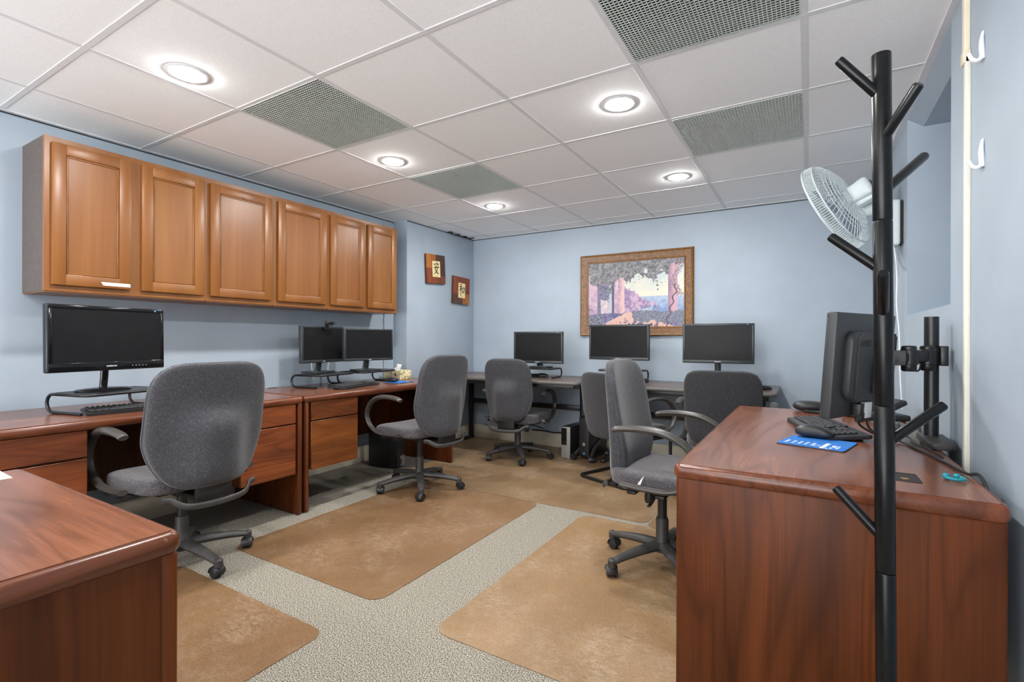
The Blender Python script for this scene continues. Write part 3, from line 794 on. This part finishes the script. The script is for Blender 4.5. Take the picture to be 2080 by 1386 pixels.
# ---------------------------------------------------------------- wall art
def plaque(label, y, z, tilt, patches, strokes):
    g = thing('wall_plaque', label, 'plaque', (XC+.002, y, z), 0, 'wooden plaques with brush characters')
    rt = Matrix.Rotation(math.radians(tilt), 4, 'X')
    h = .148
    # plaque face in local (u right = +y, v up = z)
    def fl(b, u0, u1, v0, v1, d0, d1): box(b, d0, d1, u0, u1, v0, v1, .0012, 1)
    b = B(); fl(b, -h, h, -h, h, 0, .022); bd = part('board', b, 'plq_dark', g); bd.matrix_local = rt
    for (u0, u1, v0, v1, m) in patches:
        b = B(); fl(b, u0*h, u1*h, v0*h, v1*h, .021, .027); part('wood_inlay', b, m, bd)
    b = B(); fl(b, -.068, .068, -.088, .088, .024, .0285); part('red_border', b, 'seal_red', bd)
    b = B(); fl(b, -.062, .062, -.082, .082, .028, .0295); part('paper', b, 'cream_paper', bd)
    b = B()
    for st in strokes:
        pts = spline([(0, (x-.5)*.105, (yv-.42)*.125) for x, yv, w in st], 6)
        ws = [w for x, yv, w in st]; n = len(pts)
        def wd(t):
            k = t*(len(ws)-1); i = min(int(k), len(ws)-2); return (ws[i]+(ws[i+1]-ws[i])*(k-i))
        tube(b, [Vector((.0297, p.y, p.z)) for p in pts], .0006, .0062, side=(1,0,0), n=8, taper=wd)
    for k in range(5): box(b, .0294, .0300, -.005+k*.009, -.000+k*.009, -.072, -.0695)
    part('brush_character', b, 'ink', bd, 0)
    return g
AN = [[(.50,1.0,.5), (.53,.94,.9), (.54,.90,.5)],
      [(.22,.84,.6), (.20,.76,1.), (.18,.70,.5)],
      [(.24,.80,.6), (.5,.84,.7), (.80,.86,.9), (.76,.78,1.), (.70,.73,.4)],
      [(.48,.74,.6), (.40,.52,1.), (.30,.34,.8), (.34,.30,.8), (.60,.14,1.), (.84,.02,.9)],
      [(.68,.58,.6), (.60,.36,1.), (.40,.12,.8), (.12,.0,.3)],
      [(.08,.52,.6), (.4,.56,.8), (.7,.58,.8), (.94,.58,.9)]]
WA = [[(.44,1.0,.4), (.34,.94,.9), (.20,.90,.5)],
      [(.06,.72,.6), (.28,.75,.8), (.54,.80,.8)],
      [(.32,.93,.6), (.32,.5,1.), (.32,.10,.9), (.33,-.10,.4)],
      [(.31,.70,.6), (.20,.50,.9), (.04,.36,.3)],
      [(.34,.68,.5), (.44,.58,1.), (.50,.52,.6)],
      [(.60,.66,.6), (.61,.44,1.), (.62,.22,.8)],
      [(.60,.64,.6), (.78,.68,.8), (.94,.68,1.), (.91,.46,1.), (.88,.26,.7)],
      [(.62,.28,.6), (.76,.30,.8), (.90,.30,.7)]]
plaque('square wooden plaque with the brush character 安, the higher of the two', 3.155, 1.836, 3,
       [(-1,-.02,.05,1,'plq_tan'), (-1,-.02,-1,.05,'plq_red'), (-.02,1,-1,-.45,'plq_mid'), (.02,1,-.45,1,'plq_dark')], AN)
plaque('square wooden plaque with the brush character 和, lower and nearer the corner', 3.592, 1.652, -2,
       [(-1,.15,-1,-.30,'plq_dark'), (-1,-.25,-.30,1,'plq_red'), (-.25,1,-.20,1,'plq_red'), (.15,1,-1,-.20,'plq_tan')], WA)

# framed garden painting: flat picture with its own pigment, in a burl frame
def picture():
    nu, nv = 440, 300; W, Hh = 1.095, .80; fw = .088
    w, h = W-2*fw+.01, Hh-2*fw+.01
    def fb(x, y, s, k=4):
        a, t, m = 1., 0., 0.
        for i in range(k):
            t += a*noise.noise((x*s, y*s, 7.3+i*3.1)); m += a; a *= .55; s *= 2.1
        return t/m
    L = lambda *c: Vector(lin(*c)[:3])
    mixc = lambda a, b, t: a+(b-a)*max(0, min(1, t))
    def colr(u, v):
        n1, n2 = fb(u*1.5, v, 7), fb(u*1.5, v, 22, 3)
        n3 = fb(u*1.5+9, v+4, 60, 3)
        sky = mixc(L(250,246,226), L(206,226,236), (v-.45)*1.6+n1*.8)
        c = sky
        if v < .455: c = mixc(L(138,168,216), L(196,212,234), (v-.22)*4+n2)                     # sea
        hill = .62-(u-.40)*.95+n1*.10
        if .385 < u < .74 and v < hill: c = mixc(L(158,132,178), L(222,190,214), .5+n2*1.6+n1)
        if .55 < u < .72 and v < .30+n1*.1: c = mixc(L(110,150,196), L(226,226,236), .5+n2*2)
        wall = (u < .40)
        if wall: c = mixc(L(202,168,198), L(236,206,218), .5+n1*1.6+n2*.8)
        if wall and v < .72:
            if .12 < u < .29 and v < .66:
                c = mixc(L(96,100,128), L(150,148,172), .5+n2*1.8)
                if u < .27 and v < .40+n1*.2 and u > .14: c = mixc(L(206,196,216), L(246,226,216), .5+n2*2)
                if .235 < u < .262: c = L(204,208,222)
            if .10 < u <= .12 or (.10 < u < .30 and .655 < v < .685): c = L(146,130,156)
            if .265 < u < .285: c = L(92,96,122)
        if .33 < u < .40: c = mixc(L(186,150,184), L(246,208,206), (u-.33)/.05+n2)
        if .845 < u < .935: c = mixc(L(168,134,164), L(226,182,196), (u-.845)/.05+n1-.1)          # right pillar
        if v < .215+.03*n1:                                                                    # ground and path
            c = mixc(L(104,104,146), L(150,142,176), .5+n2*2)
            pc = .46+(.215-v)*.25; pw = .05+(.215-v)*1.65
            if abs(u-pc) < pw and n1+n2*.6 > -.25: c = mixc(L(240,186,176), L(250,214,196), .5+n2)
        if u > .48 and v < .25-.02*u+.05*n2 and v > .10-(u-.5)*.10+n1*.1 and v > .02: c = mixc(L(98,104,128), L(164,168,182), .45+n3*1.4)
        if u < .16 and v < .34-u*1.1+n1*.3: c = mixc(L(84,92,112), L(166,170,182), .45+n3*1.8)  # shrubs
        leaf = .80-.30*math.exp(-((u-.22)/.28)**2)*.55-.10*math.exp(-((u-.72)/.07)**2)*1.6
        if v > leaf+n1*.34+n2*.16+(.10 if u > .86 else 0)+(.05 if .5 < u < .64 else 0): c = mixc(L(104,108,114), L(180,176,180), .42+n3*1.1+n2*1.1+n1*.5)
        vine = .93+.03*math.sin(v*16)+.02*n1
        if abs(u-vine) < .022+.05*abs(n2) and n3 > -.05 and v > .45: c = mixc(L(112,104,116), L(176,150,160), .5+n3*2)
        if abs(u-(.915-.09*max(0, .52-v)*2+.012*math.sin(v*40))) < .007 and v < .62: c = L(110,82,104)
        return c
    g = thing('framed_painting', 'painting of a sunlit seaside garden terrace in a burled gold-brown frame', 'painting', (1.632, YB-.002, 1.555), 0)
    b = B(); lay = b.loops.layers.float_color.new('Col')
    vs = [[b.verts.new((-w/2+w*i/nu, -.012, -h/2+h*j/nv)) for j in range(nv+1)] for i in range(nu+1)]
    cols = {}
    for i in range(nu+1):
        for j in range(nv+1): cols[vs[i][j]] = (*(colr(i/nu, j/nv)*.71), 1)
    for i in range(nu):
        for j in range(nv):
            f = b.faces.new((vs[i][j], vs[i+1][j], vs[i+1][j+1], vs[i][j+1]))
            for l in f.loops: l[lay] = cols[l.vert]
    part('canvas', b, 'picture', g, 0)
    prof = [(0,-.002), (0,-.022), (.008,-.030), (.016,-.024), (.024,-.022), (.070,-.014), (.076,-.018), (.084,-.015), (.088,-.010), (.088,-.002)]
    b = B(); rings = []
    for sx, sz in ((-1,-1), (1,-1), (1,1), (-1,1)):
        rings.append([b.verts.new((sx*(W/2-d), y, sz*(Hh/2-d))) for d, y in prof])
    for k in range(4):
        A, C = rings[k], rings[(k+1) % 4]
        for m in range(len(prof)-1): b.faces.new((A[m], C[m], C[m+1], A[m+1]))
    part('frame', b, 'burl', g, 30)
    for d, y, r in ((.008,-.030,.003), (.076,-.018,.0025)):
        b = B(); tube(b, [(sx*(W/2-d), y, sz*(Hh/2-d)) for sx, sz in ((-1,-1), (1,-1), (1,1), (-1,1))], r, n=8, closed=True); part('gilt_bead', b, 'brass', g)
picture()

# ---------------------------------------------------------------- conduits and hooks
g = thing('wall_conduit', 'thin painted conduit on the left wall between the cabinets and the twin monitors', 'pipe', (XL, 2.625, 0))
b = B(); rod(b, (.010,0,.75), (.010,0,CH-.01), .009, 12); part('pipe', b, 'conduit_blue', g)
b = B(); box(b, 0, .018, -.016, .016, 1.30, 1.315, .003); box(b, 0, .018, -.016, .016, .90, .915, .003); part('strap', b, 'conduit_blue', g)
g = thing('wall_conduit', 'cream cable duct running up the right wall beside the recess', 'cable duct', (XR, 1.27, 0))
b = B(); box(b, -.014, 0, -.010, .012, .15, 2.01, .002); part('duct', b, 'conduit_white', g)
b = B(); box(b, -.016, 0, -.002, .024, 2.01, CH-.002, .003); part('duct_cover', b, 'trim_cream', g)
b = B(); box(b, -.019, 0, -.010, .026, 1.99, 2.03, .003); part('coupling', b, 'trim_cream', g)
def hook(label, z):
    g = thing('coat_hook', label, 'hook', (XR, 1.13, z), 0, 'white coat hooks on the right wall')
    b = B(); tube(b, spline([(-.002,0,-.036), (-.004,0,-.01), (-.005,0,.02), (-.002,0,.045)], 6), .014, .0055, side=(0,1,0), n=12, taper=lambda t: .55+.6*math.sin(PI*min(1, .25+t*.72))); part('back_plate', b, 'white_plastic', g)
    b = B(); tube(b, spline([(-.003,0,-.026), (-.014,0,-.036), (-.026,0,-.028), (-.033,0,-.010)], 6), .010, .0065, side=(0,1,0), n=12, taper=lambda t: 1-.35*t); part('prong', b, 'white_plastic', g)
hook('upper white coat hook on the right wall', 1.968)
hook('lower white coat hook on the right wall', 1.655)

# ---------------------------------------------------------------- coat rack
g = thing('coat_rack', 'black coat rack with stubby pegs standing in front of the right-hand desk', 'coat rack', (3.2125, .503, 0))
O = Vector((3.2125, .503, 0)); AX = lambda z: Vector((-.0165*(z/1.723), -.010*(z/1.723), z))
rp = .0178
segs = [(.02,.623), (.625,.975), (.977,1.366), (1.368,1.72)]
for k, (a, c) in enumerate(segs):
    b = B(); r = rp*(1.04 if k < 2 else 1.0)
    A, C = AX(a), AX(c)
    tube(b, [A, A+(C-A)*.004, A+(C-A)*.996, C], r, n=28, taper=lambda t: .96 if t in (0, 1) else 1.)
    part('pole_section', b, 'rack_lacquer', g, 50)
b = B(); lathe(b, [(0,0), (.155,0), (.16,.006), (.155,.016), (.05,.024), (.025,.04), (0,.04)], 40); part('base', b, 'rack_lacquer', g)
PEGS = [((3.194,.492,1.627),(3.118,.458,1.714)), ((3.208,.500,1.535),(3.249,.424,1.613)), ((3.208,.501,1.427),(3.283,.585,1.519)),
        ((3.202,.497,1.26),(3.106,.509,1.347)), ((3.202,.485,1.167),(3.188,.372,1.243)), ((3.212,.503,.893),(3.306,.524,.982)), ((3.209,.501,.688),(3.118,.522,.783))]
for a, c in PEGS:
    A, C = Vector(a)-O, Vector(c)-O; A = AX(A.z); b = B()
    tube(b, [A, A+(C-A)*.97, C], .0100, n=16, taper=lambda t: .8 if t > .99 else 1.); part('peg', b, 'rack_lacquer', g)

# ---------------------------------------------------------------- wall fan
g = thing('wall_fan', 'white caged wall fan tilted down into the room on the right wall', 'fan', (XR, 2.60, 1.755))
O = Vector((XR, 2.60, 1.755))
b = B(); box(b, -.075, -.012, -.055, .055, -.125, .125, .014, 3); part('wall_bracket', b, 'fan_white', g)
b = B(); box(b, -.012, -.001, -.048, .048, -.115, .115); part('mount_plate', b, 'void_dark', g, 0)
fc = Vector((3.217, 2.604, 1.90))-O; fz = Vector((-.835, .363, -.42)).normalized(); fx = Vector((0,0,1)).cross(fz).normalized(); fy = fz.cross(fx)
R4 = Matrix.Translation(fc) @ Matrix((fx, fy, fz)).transposed().to_4x4()
head = B(); lathe(head, [(0,-.075), (.045,-.075), (.05,-.06), (.05,-.05), (0,-.05)], 24); head = part('hub_plate', head, 'fan_white', g); head.matrix_local = R4
RR = .262
b = B()
def gp(r, rear=True):      # guard profile: depth at radius
    t = r/RR; return (-.075+.070*t**2.6) if rear else (.075-.045*t**2.4)
for k in range(58):
    a = 2*PI*k/58; P = []
    for m in range(9):
        r = .045+(RR-.045)*m/8; aa = a+.32*(1-m/8); P.append((r*math.cos(aa), r*math.sin(aa), gp(r)))
    tube(b, P, .0021, n=5, cap=False)
for r in (.075,.10,.125,.15,.175,.198,.218): tube(b, [(r*math.cos(2*PI*k/48), r*math.sin(2*PI*k/48), gp(r)) for k in range(48)], .0019, n=5, closed=True)
for k in range(120):
    a = 2*PI*k/120; rod(b, (RR*math.cos(a), RR*math.sin(a), -.006), ((RR+.012)*math.cos(a), (RR+.012)*math.sin(a), .042), .0017, 5)
o = part('rear_guard', b, 'fan_white', g); o.matrix_local = R4
b = B()
for r, z, q in ((RR,-.006,.0045), (RR+.012,.044,.006)): tube(b, [(r*math.cos(2*PI*k/64), r*math.sin(2*PI*k/64), z) for k in range(64)], q, n=8, closed=True)
o = part('guard_ring', b, 'fan_white', g); o.matrix_local = R4
b = B()
for k in range(72):
    a = 2*PI*k/72; P = [(r*math.cos(a-.3*r/RR), r*math.sin(a-.3*r/RR), gp(r, False)+.014) for r in (.05,.11,.17,.215,.242)]
    tube(b, P, .0017, n=5, cap=False)
lathe(b, [(0,.092), (.05,.088), (.052,.082), (0,.080)], 24)
o = part('front_guard', b, 'fan_white', g); o.matrix_local = R4
for k in range(3):
    b = B(); n = 8; rows = []
    for i in range(n+1):
        r = .03+.18*i/n; row = []
        for j in range(7):
            a = (j/6-.5)*(.75+.5*math.sin(PI*i/n)); row.append(b.verts.new((r*math.cos(a), r*math.sin(a), .022+.035*(j/6-.5))))
        rows.append(row)
    for i in range(n):
        for j in range(6): b.faces.new((rows[i][j], rows[i+1][j], rows[i+1][j+1], rows[i][j+1]))
    o = part('blade', b, 'conduit_blue', g); o.matrix_local = R4 @ Matrix.Rotation(2*PI*k/3, 4, 'Z'); o.modifiers.new('thickness', 'SOLIDIFY').thickness = .003
b = B()
def f(p): return Vector((p.x*.056*(1-.12*p.z), p.y*.052*(1-.10*p.z)-.004, -.112+p.z*.066))
cushion(b, 1, 1, 1, 6, 8, f); o = part('motor_housing', b, 'fan_white', g, 50); o.matrix_local = R4
b = B()
for i in range(6):
    for j in range(4): box(b, -.036+i*.0125, -.036+i*.0125+.007, -.030+j*.014, -.030+j*.014+.008, -.1795, -.1765)
for i in range(7): box(b, -.032+i*.0095, -.032+i*.0095+.005, -.0575, -.0548, -.170, -.145)
v2 = part('vent_slot', b, 'plenum', o, 0)
b = B(); cushion(b, 1, 1, 1, 5, 8, lambda p: Vector((p.x*.030, p.y*.018-.062, -.112+p.z*.060))); o = part('gear_box', b, 'fan_white', g, 50); o.matrix_local = R4
piv = Vector((3.318, 2.632, 1.846))-O
b = B(); A = Vector((-.06, .0, .10))
tube(b, [piv+(piv-A)*.12, piv, A], .030, .024, side=(0,0,1), n=16, taper=lambda t: .8 if t < .01 else (1.+.15*t)); part('arm', b, 'fan_white', g)
b = B(); lathe(b, [(0,-.034), (.018,-.034), (.020,-.03), (.020,.03), (.018,.034), (0,.034)], 20, piv, Matrix.Rotation(PI/2, 3, 'X')); part('pivot_knob', b, 'fan_white', g)
b = B(); rod(b, piv, fc+fz*-.10, .016, 12); part('neck', b, 'fan_white', g)
b = B(); tube(b, spline([(-.04,-.02,-.12), (-.035,-.05,-.18), (-.025,-.03,-.30), (-.03,-.06,-.45), (-.02,-.07,-.60), (-.02,-.10,-.80), (-.012,-.12,-1.0)], 8), .0035, n=8); part('power_cord', b, 'white_plastic', g)

# ---------------------------------------------------------------- things on the right-hand desk
g, hs = monitor('monitor turned away on a pole arm at the right-hand desk, its back in view', 3.194, 1.284, DT, 244, .44, .345, .862, 4, None, logo='acer', top_logo=False, grp='flat black computer monitors')
hs.data.materials.clear(); hs.data.materials.append(M['monitor_back'])
b = B(); prism(b, rrect(-.165, .120, .055, .280, .010), .028, .058, .010, 4)
for v in b.verts: v.co = Vector((v.co.x, v.co.z, v.co.y))
part('electronics_cover', b, 'monitor_back', hs)
b = B()
for k in range(14): box(b, .100, .1212, .040, .053, .10+k*.0075, .10+k*.0075+.0028)
part('vent_slot', b, 'void_dark', hs, 0)
text('logo', 'acer', .042, 'logo_dark', hs, (.076, .0585, .250), (PI/2, 0, PI), 1., .001)
b = B()
for x in (-.055, .005): box(b, x-.011, x+.011, .057, .068, .08, .235, .002)
box(b, -.07, .02, .064, .074, .135, .175, .002); part('vesa_plate', b, 'black_metal', hs)
b = B(); box(b, .055, .085, .035, .060, .005, .046, .004); part('power_plug', b, 'black_plastic', hs)
b = B(); box(b, -.03, .02, .032, .05, -.01, .046, .004); part('video_plug', b, 'white_plastic', hs, label='white video plug')
b = B(); box(b, .015, .045, .028, .048, -.022, .012, .003); part('socket_block', b, 'black_plastic', hs)

g = thing('desk_pole_mount', 'black desk pole with a jointed arm holding the turned-away monitor', 'monitor arm', (3.445, 1.50, DT))
O = Vector((3.445, 1.50, DT))
b = B(); tube(b, [(0,0,.02), (0,0,.452)], .0215, n=28); part('pole', b, 'black_metal', g)
b = B(); prism(b, rrect(-.035, .04, -.17, .075, .025), .001, .024, .006, 3); part('clamp_base', b, 'dusty_plastic', g)
W_ = lambda x, y, z: Vector((x, y, z))-O
zj = 1.060
b = B(); rod(b, W_(3.268,1.270,1.045), W_(3.315,1.300,1.052), .020, 16); box(b, -.165, -.10, -.215, -.185, zj-DT-.03, zj-DT+.02, .006); part('tilt_head', b, 'dusty_plastic', g)
for (x, y) in ((3.362, 1.360), (3.425, 1.445)):
    b = B(); q = W_(x, y, zj); lathe(b, [(0,-.052), (.018,-.052), (.022,-.046), (.022,-.030), (.026,-.028), (.026,.020), (.022,.024), (.022,.032), (.018,.036), (0,.037)], 22, q); part('joint', b, 'black_metal', g)
def bar(a, c, hz, wd, name):
    d = (c-a); L = d.length; an = math.atan2(d.y, d.x); b = B()
    box(b, 0, L, -wd, wd, -hz, hz, .005, 2, Matrix.Translation(a) @ Matrix.Rotation(an, 4, 'Z')); part(name, b, 'black_metal', g)
bar(W_(3.315,1.303,zj-.004), W_(3.362,1.360,zj-.004), .016, .014, 'arm_link')
bar(W_(3.362,1.360,zj), W_(3.428,1.448,zj), .020, .016, 'arm_link')
b = B(); lathe(b, [(.0217,-.030), (.034,-.030), (.034,.030), (.0217,.030)], 24, W_(3.445,1.50,zj)); part('pole_collar', b, 'black_metal', g)
bar(W_(3.425,1.445,zj), W_(3.438,1.475,zj), .022, .018, 'arm_link')
b = B(); box(b, .018, .040, -.045, .015, zj-DT-.035, zj-DT+.035, .003); part('collar_plate', b, 'black_metal', g)
b = B(); tube(b, spline([W_(3.375,1.378,zj-.022), W_(3.378,1.38,zj-.048), W_(3.395,1.405,zj-.050), W_(3.404,1.417,zj-.024)], 6), .003, n=6); part('cable_clip', b, 'black_metal', g)

b = B(); prism(b, [(3.30,1.985), (3.42,1.99), (3.425,1.62), (3.395,1.35), (3.352,1.45), (3.33,1.70)], DT+.0006, DT+.003); tag(part('desk_mat', b, 'grey_mat', None, 0), 'dark grey flat mat on the desk around the pole of the monitor arm', 'mat')

g = thing('desk_phone', 'black desk telephone half hidden behind the coat rack pole', 'telephone', (3.335, 2.06, DT+.001), -66)
rot = Matrix.Rotation(math.radians(28), 4, 'X')
b = B(); box(b, -.09, .09, -.10, .10, .0, .028, .010, 3); body = part('body', b, 'black_plastic', g)
b = B(); box(b, -.09, .09, -.09, .10, .0, .024, .008, 3, Matrix.Translation((0,0,.03)) @ rot); kp = part('sloped_face', b, 'black_plastic', g)
b = B()
for i in range(3):
    for j in range(4): box(b, -.0+i*.026, .018+i*.026, -.070+j*.022, -.056+j*.022, .024, .029, .002, 1, Matrix.Translation((0,0,.03)) @ rot)
for j in range(5): box(b, .075, .084, -.070+j*.022, -.060+j*.022, .024, .028, .001, 1, Matrix.Translation((0,0,.03)) @ rot)
part('key', b, 'dusty_plastic', kp, 0)
b = B(); box(b, -.0, .08, .035, .085, .023, .026, 0, 1, Matrix.Translation((0,0,.03)) @ rot); part('display', b, 'monitor_back', kp, 0)
b = B(); tube(b, [rot @ Vector(p)+Vector((0,0,.03)) for p in spline([(-.055,-.095,.034), (-.055,-.085,.052), (-.055,0,.060), (-.055,.085,.052), (-.055,.105,.034)], 6)], .022, .013, side=(1,0,0), n=12, taper=lambda t: 1.25-.5*math.sin(PI*t)); part('handset', b, 'black_plastic', g)
g = thing('zip_pouch', 'black rounded zip pouch at the far left corner of the right-hand desk', 'pouch', (3.07, 2.175, DT), 0)
b = B(); cushion(b, 1, 1, 1, 2.6, 12, lambda p: Vector((p.x*.075, p.y*.05, .001+.026*(p.z+1)))); part('shell', b, 'black_plastic', g, 60)
b = B(); tube(b, [(.076*math.cos(2*PI*k/40), .051*math.sin(2*PI*k/40), .027) for k in range(40)], .003, n=6, closed=True); part('zip', b, 'monitor_back', g)
g = thing('coiled_cord', 'short black coiled cord end lying in front of the zip pouch', 'cord', (3.085, 2.09, DT+.008), -15)
b = B(); tube(b, [( -.04+.08*k/120, .006*math.cos(k*.9), .006*math.sin(k*.9)) for k in range(121)], .0022, n=5); part('coil', b, 'black_plastic', g)
def cable(label, pts, r=.004, mat='black_plastic'):
    b = B(); tube(b, spline(pts, 8), r, n=8); o = part('cable', b, mat); tag(o, label, 'cable'); return o
z = DT+.0045
cable('black cable running along the back edge of the right-hand desk to its near corner', [(3.208,1.199,.872), (3.214,1.21,.83), (3.29,1.34,.775), (3.345,1.42,z+.004), (3.372,1.32,z), (3.39,1.235,z), (3.414,1.10,z), (3.432,.97,z+.002), (3.452,.93,z+.006), (3.464,.90,z-.06), (3.466,.88,.55)])
cable('thin black cable from the video plug to the grey mat', [(3.233,1.271,.860), (3.25,1.295,.805), (3.32,1.45,.765), (3.345,1.62,z+.004), (3.375,1.75,z+.004), (3.40,1.88,z+.004)], .0035)
cable('black cable crossing the grey mat near the telephone', [(3.36,1.955,z+.006), (3.385,1.86,z+.004), (3.37,1.66,z+.004), (3.385,1.50,z+.004), (3.378,1.40,z+.004), (3.40,1.26,z+.010), (3.42,1.18,z)], .003)
g = thing('teal_clip', 'small teal C-shaped clip with two rounded ends near the desk corner', 'clip', (3.395, .893, DT), 20)
b = B(); tube(b, [(.019*math.cos(math.radians(q)), .017*math.sin(math.radians(q)), .0075) for q in range(125, 416, 10)], .0042, n=10); part('band', b, 'teal', g)
for s in (-1, 1):
    b = B(); cushion(b, 1, 1, 1, 2.2, 6, lambda p: Vector((s*.0125+p.x*.0085, .015+p.y*.008, .0085+p.z*.0078))); part('round_end', b, 'teal', g, 80)
g = thing('desk_grommet', 'black rectangular cable slot set in the near edge of the right-hand desk', 'grommet', (3.274, .866, DT))
b = B(); box(b, -.042, .042, -.047, .047, -.001, .0006); part('recess', b, 'void_dark', g, 0)
b = B(); tube(b, rr := [(x, y, .0006) for x, y in rrect(-.042, .042, -.047, .047, .004, 2)], .0016, n=6, closed=True); part('rim', b, 'black_plastic', g)
b = B(); lathe(b, [(0,.0007), (.0095,.0007), (.0095,.0022), (0,.0022)], 24); o = part('coin', b, 'coin_copper'); o.location = (3.284, .846, DT); tag(o, 'copper coin lying in the black slot of the right-hand desk', 'coin')

# cables behind the left desks and along the baseboard
cable('white cable hanging behind the left twin monitor', [(-.36,1.80,.79), (-.375,1.79,.90), (-.36,1.80,1.0), (-.30,1.82,1.04)], .006, 'white_plastic')
cable('second white cable hanging behind the twin monitors, farther along', [(-.36,1.95,.765), (-.372,1.945,.88), (-.33,1.95,1.0)], .006, 'white_plastic')
cable('black cable bundle lying along the baseboard under the corner table', [(.55,3.815,.155), (.68,3.81,.160), (.8,3.815,.152), (.95,3.812,.158), (1.05,3.80,.12), (1.12,3.79,.10)], .007)

# ---------------------------------------------------------------- chair mats on the carpet
def floormat(label, poly, z, mat, cat='chair mat'):
    b = B(); prism(b, poly, .0006, z); o = part('chair_mat', b, mat, None, 0); tag(o, label, cat, 'brown plastic chair mats')
floormat('brown chair mat in the middle of the floor before the twin-monitor desk', rrect(.425, 1.505, .69, 2.172, .07), .0026, 'mat_brown')
floormat('brown chair mat at the bottom left beside the corner-cut desk', rrect(.41, 1.50, -1.0, .44, .06), .0026, 'mat_brown')
floormat('brown chair mat under the profile chair and the right-hand desk', rrect(1.835, 2.90, .655, 2.128, .07), .0026, 'mat_tan')
floormat('brown floor mat reaching into the far corner under the corner table', [(.12,2.178), (1.112,2.178), (1.112,3.838), (-.233,3.838), (-.233,2.79), (.12,2.79)], .0026, 'mat_far')
floormat('brown floor mat under the sled-base armchair and the painting table', rrect(1.12, 2.228, 2.178, 3.838, [0,0,0,.06]), .0026, 'mat_far')
floormat('brown floor mat under the squared chair at the far right', rrect(2.236, 3.20, 2.136, 3.838, [0,0,.05,0]), .0026, 'mat_far')

# ---------------------------------------------------------------- camera, world, view
cam = bpy.data.cameras.new('camera'); co = bpy.data.objects.new('camera', cam); COL.objects.link(co); SC.camera = co
yaw, roll = .54007, .003
co.matrix_world = Matrix.Translation((3.06633, -.80885, 1.113)) @ Matrix.Rotation(yaw, 4, 'Z') @ Matrix.Rotation(PI/2, 4, 'X') @ Matrix.Rotation(roll, 4, 'Z')
cam.sensor_width = 36; cam.lens = 36*1006.26/2080
cam.shift_y = -(693-690.3)/2080; cam.clip_start = .02
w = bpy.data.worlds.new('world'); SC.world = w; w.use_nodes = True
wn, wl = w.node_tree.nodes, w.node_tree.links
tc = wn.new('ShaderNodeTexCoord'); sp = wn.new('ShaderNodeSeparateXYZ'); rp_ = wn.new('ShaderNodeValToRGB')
wl.new(tc.outputs['Generated'], sp.inputs[0]); wl.new(sp.outputs['Z'], rp_.inputs['Fac'])   # added fill through the open end, made brighter from below to light the ceiling
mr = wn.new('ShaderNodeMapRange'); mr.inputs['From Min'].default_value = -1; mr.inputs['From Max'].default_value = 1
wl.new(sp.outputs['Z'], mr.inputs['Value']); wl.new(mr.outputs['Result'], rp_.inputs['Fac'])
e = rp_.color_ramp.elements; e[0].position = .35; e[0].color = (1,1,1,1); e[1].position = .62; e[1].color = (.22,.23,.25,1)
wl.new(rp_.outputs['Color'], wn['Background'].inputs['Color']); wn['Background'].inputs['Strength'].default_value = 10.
SC.view_settings.view_transform = 'Standard'; SC.view_settings.look = 'None'; SC.view_settings.gamma = 1; SC.view_settings.use_curve_mapping = False
SC.view_settings.exposure = 0.30
SC.cycles.use_denoising = True; SC.cycles.max_bounces = 12; SC.cycles.diffuse_bounces = 9
SC.cycles.sample_clamp_indirect = 6
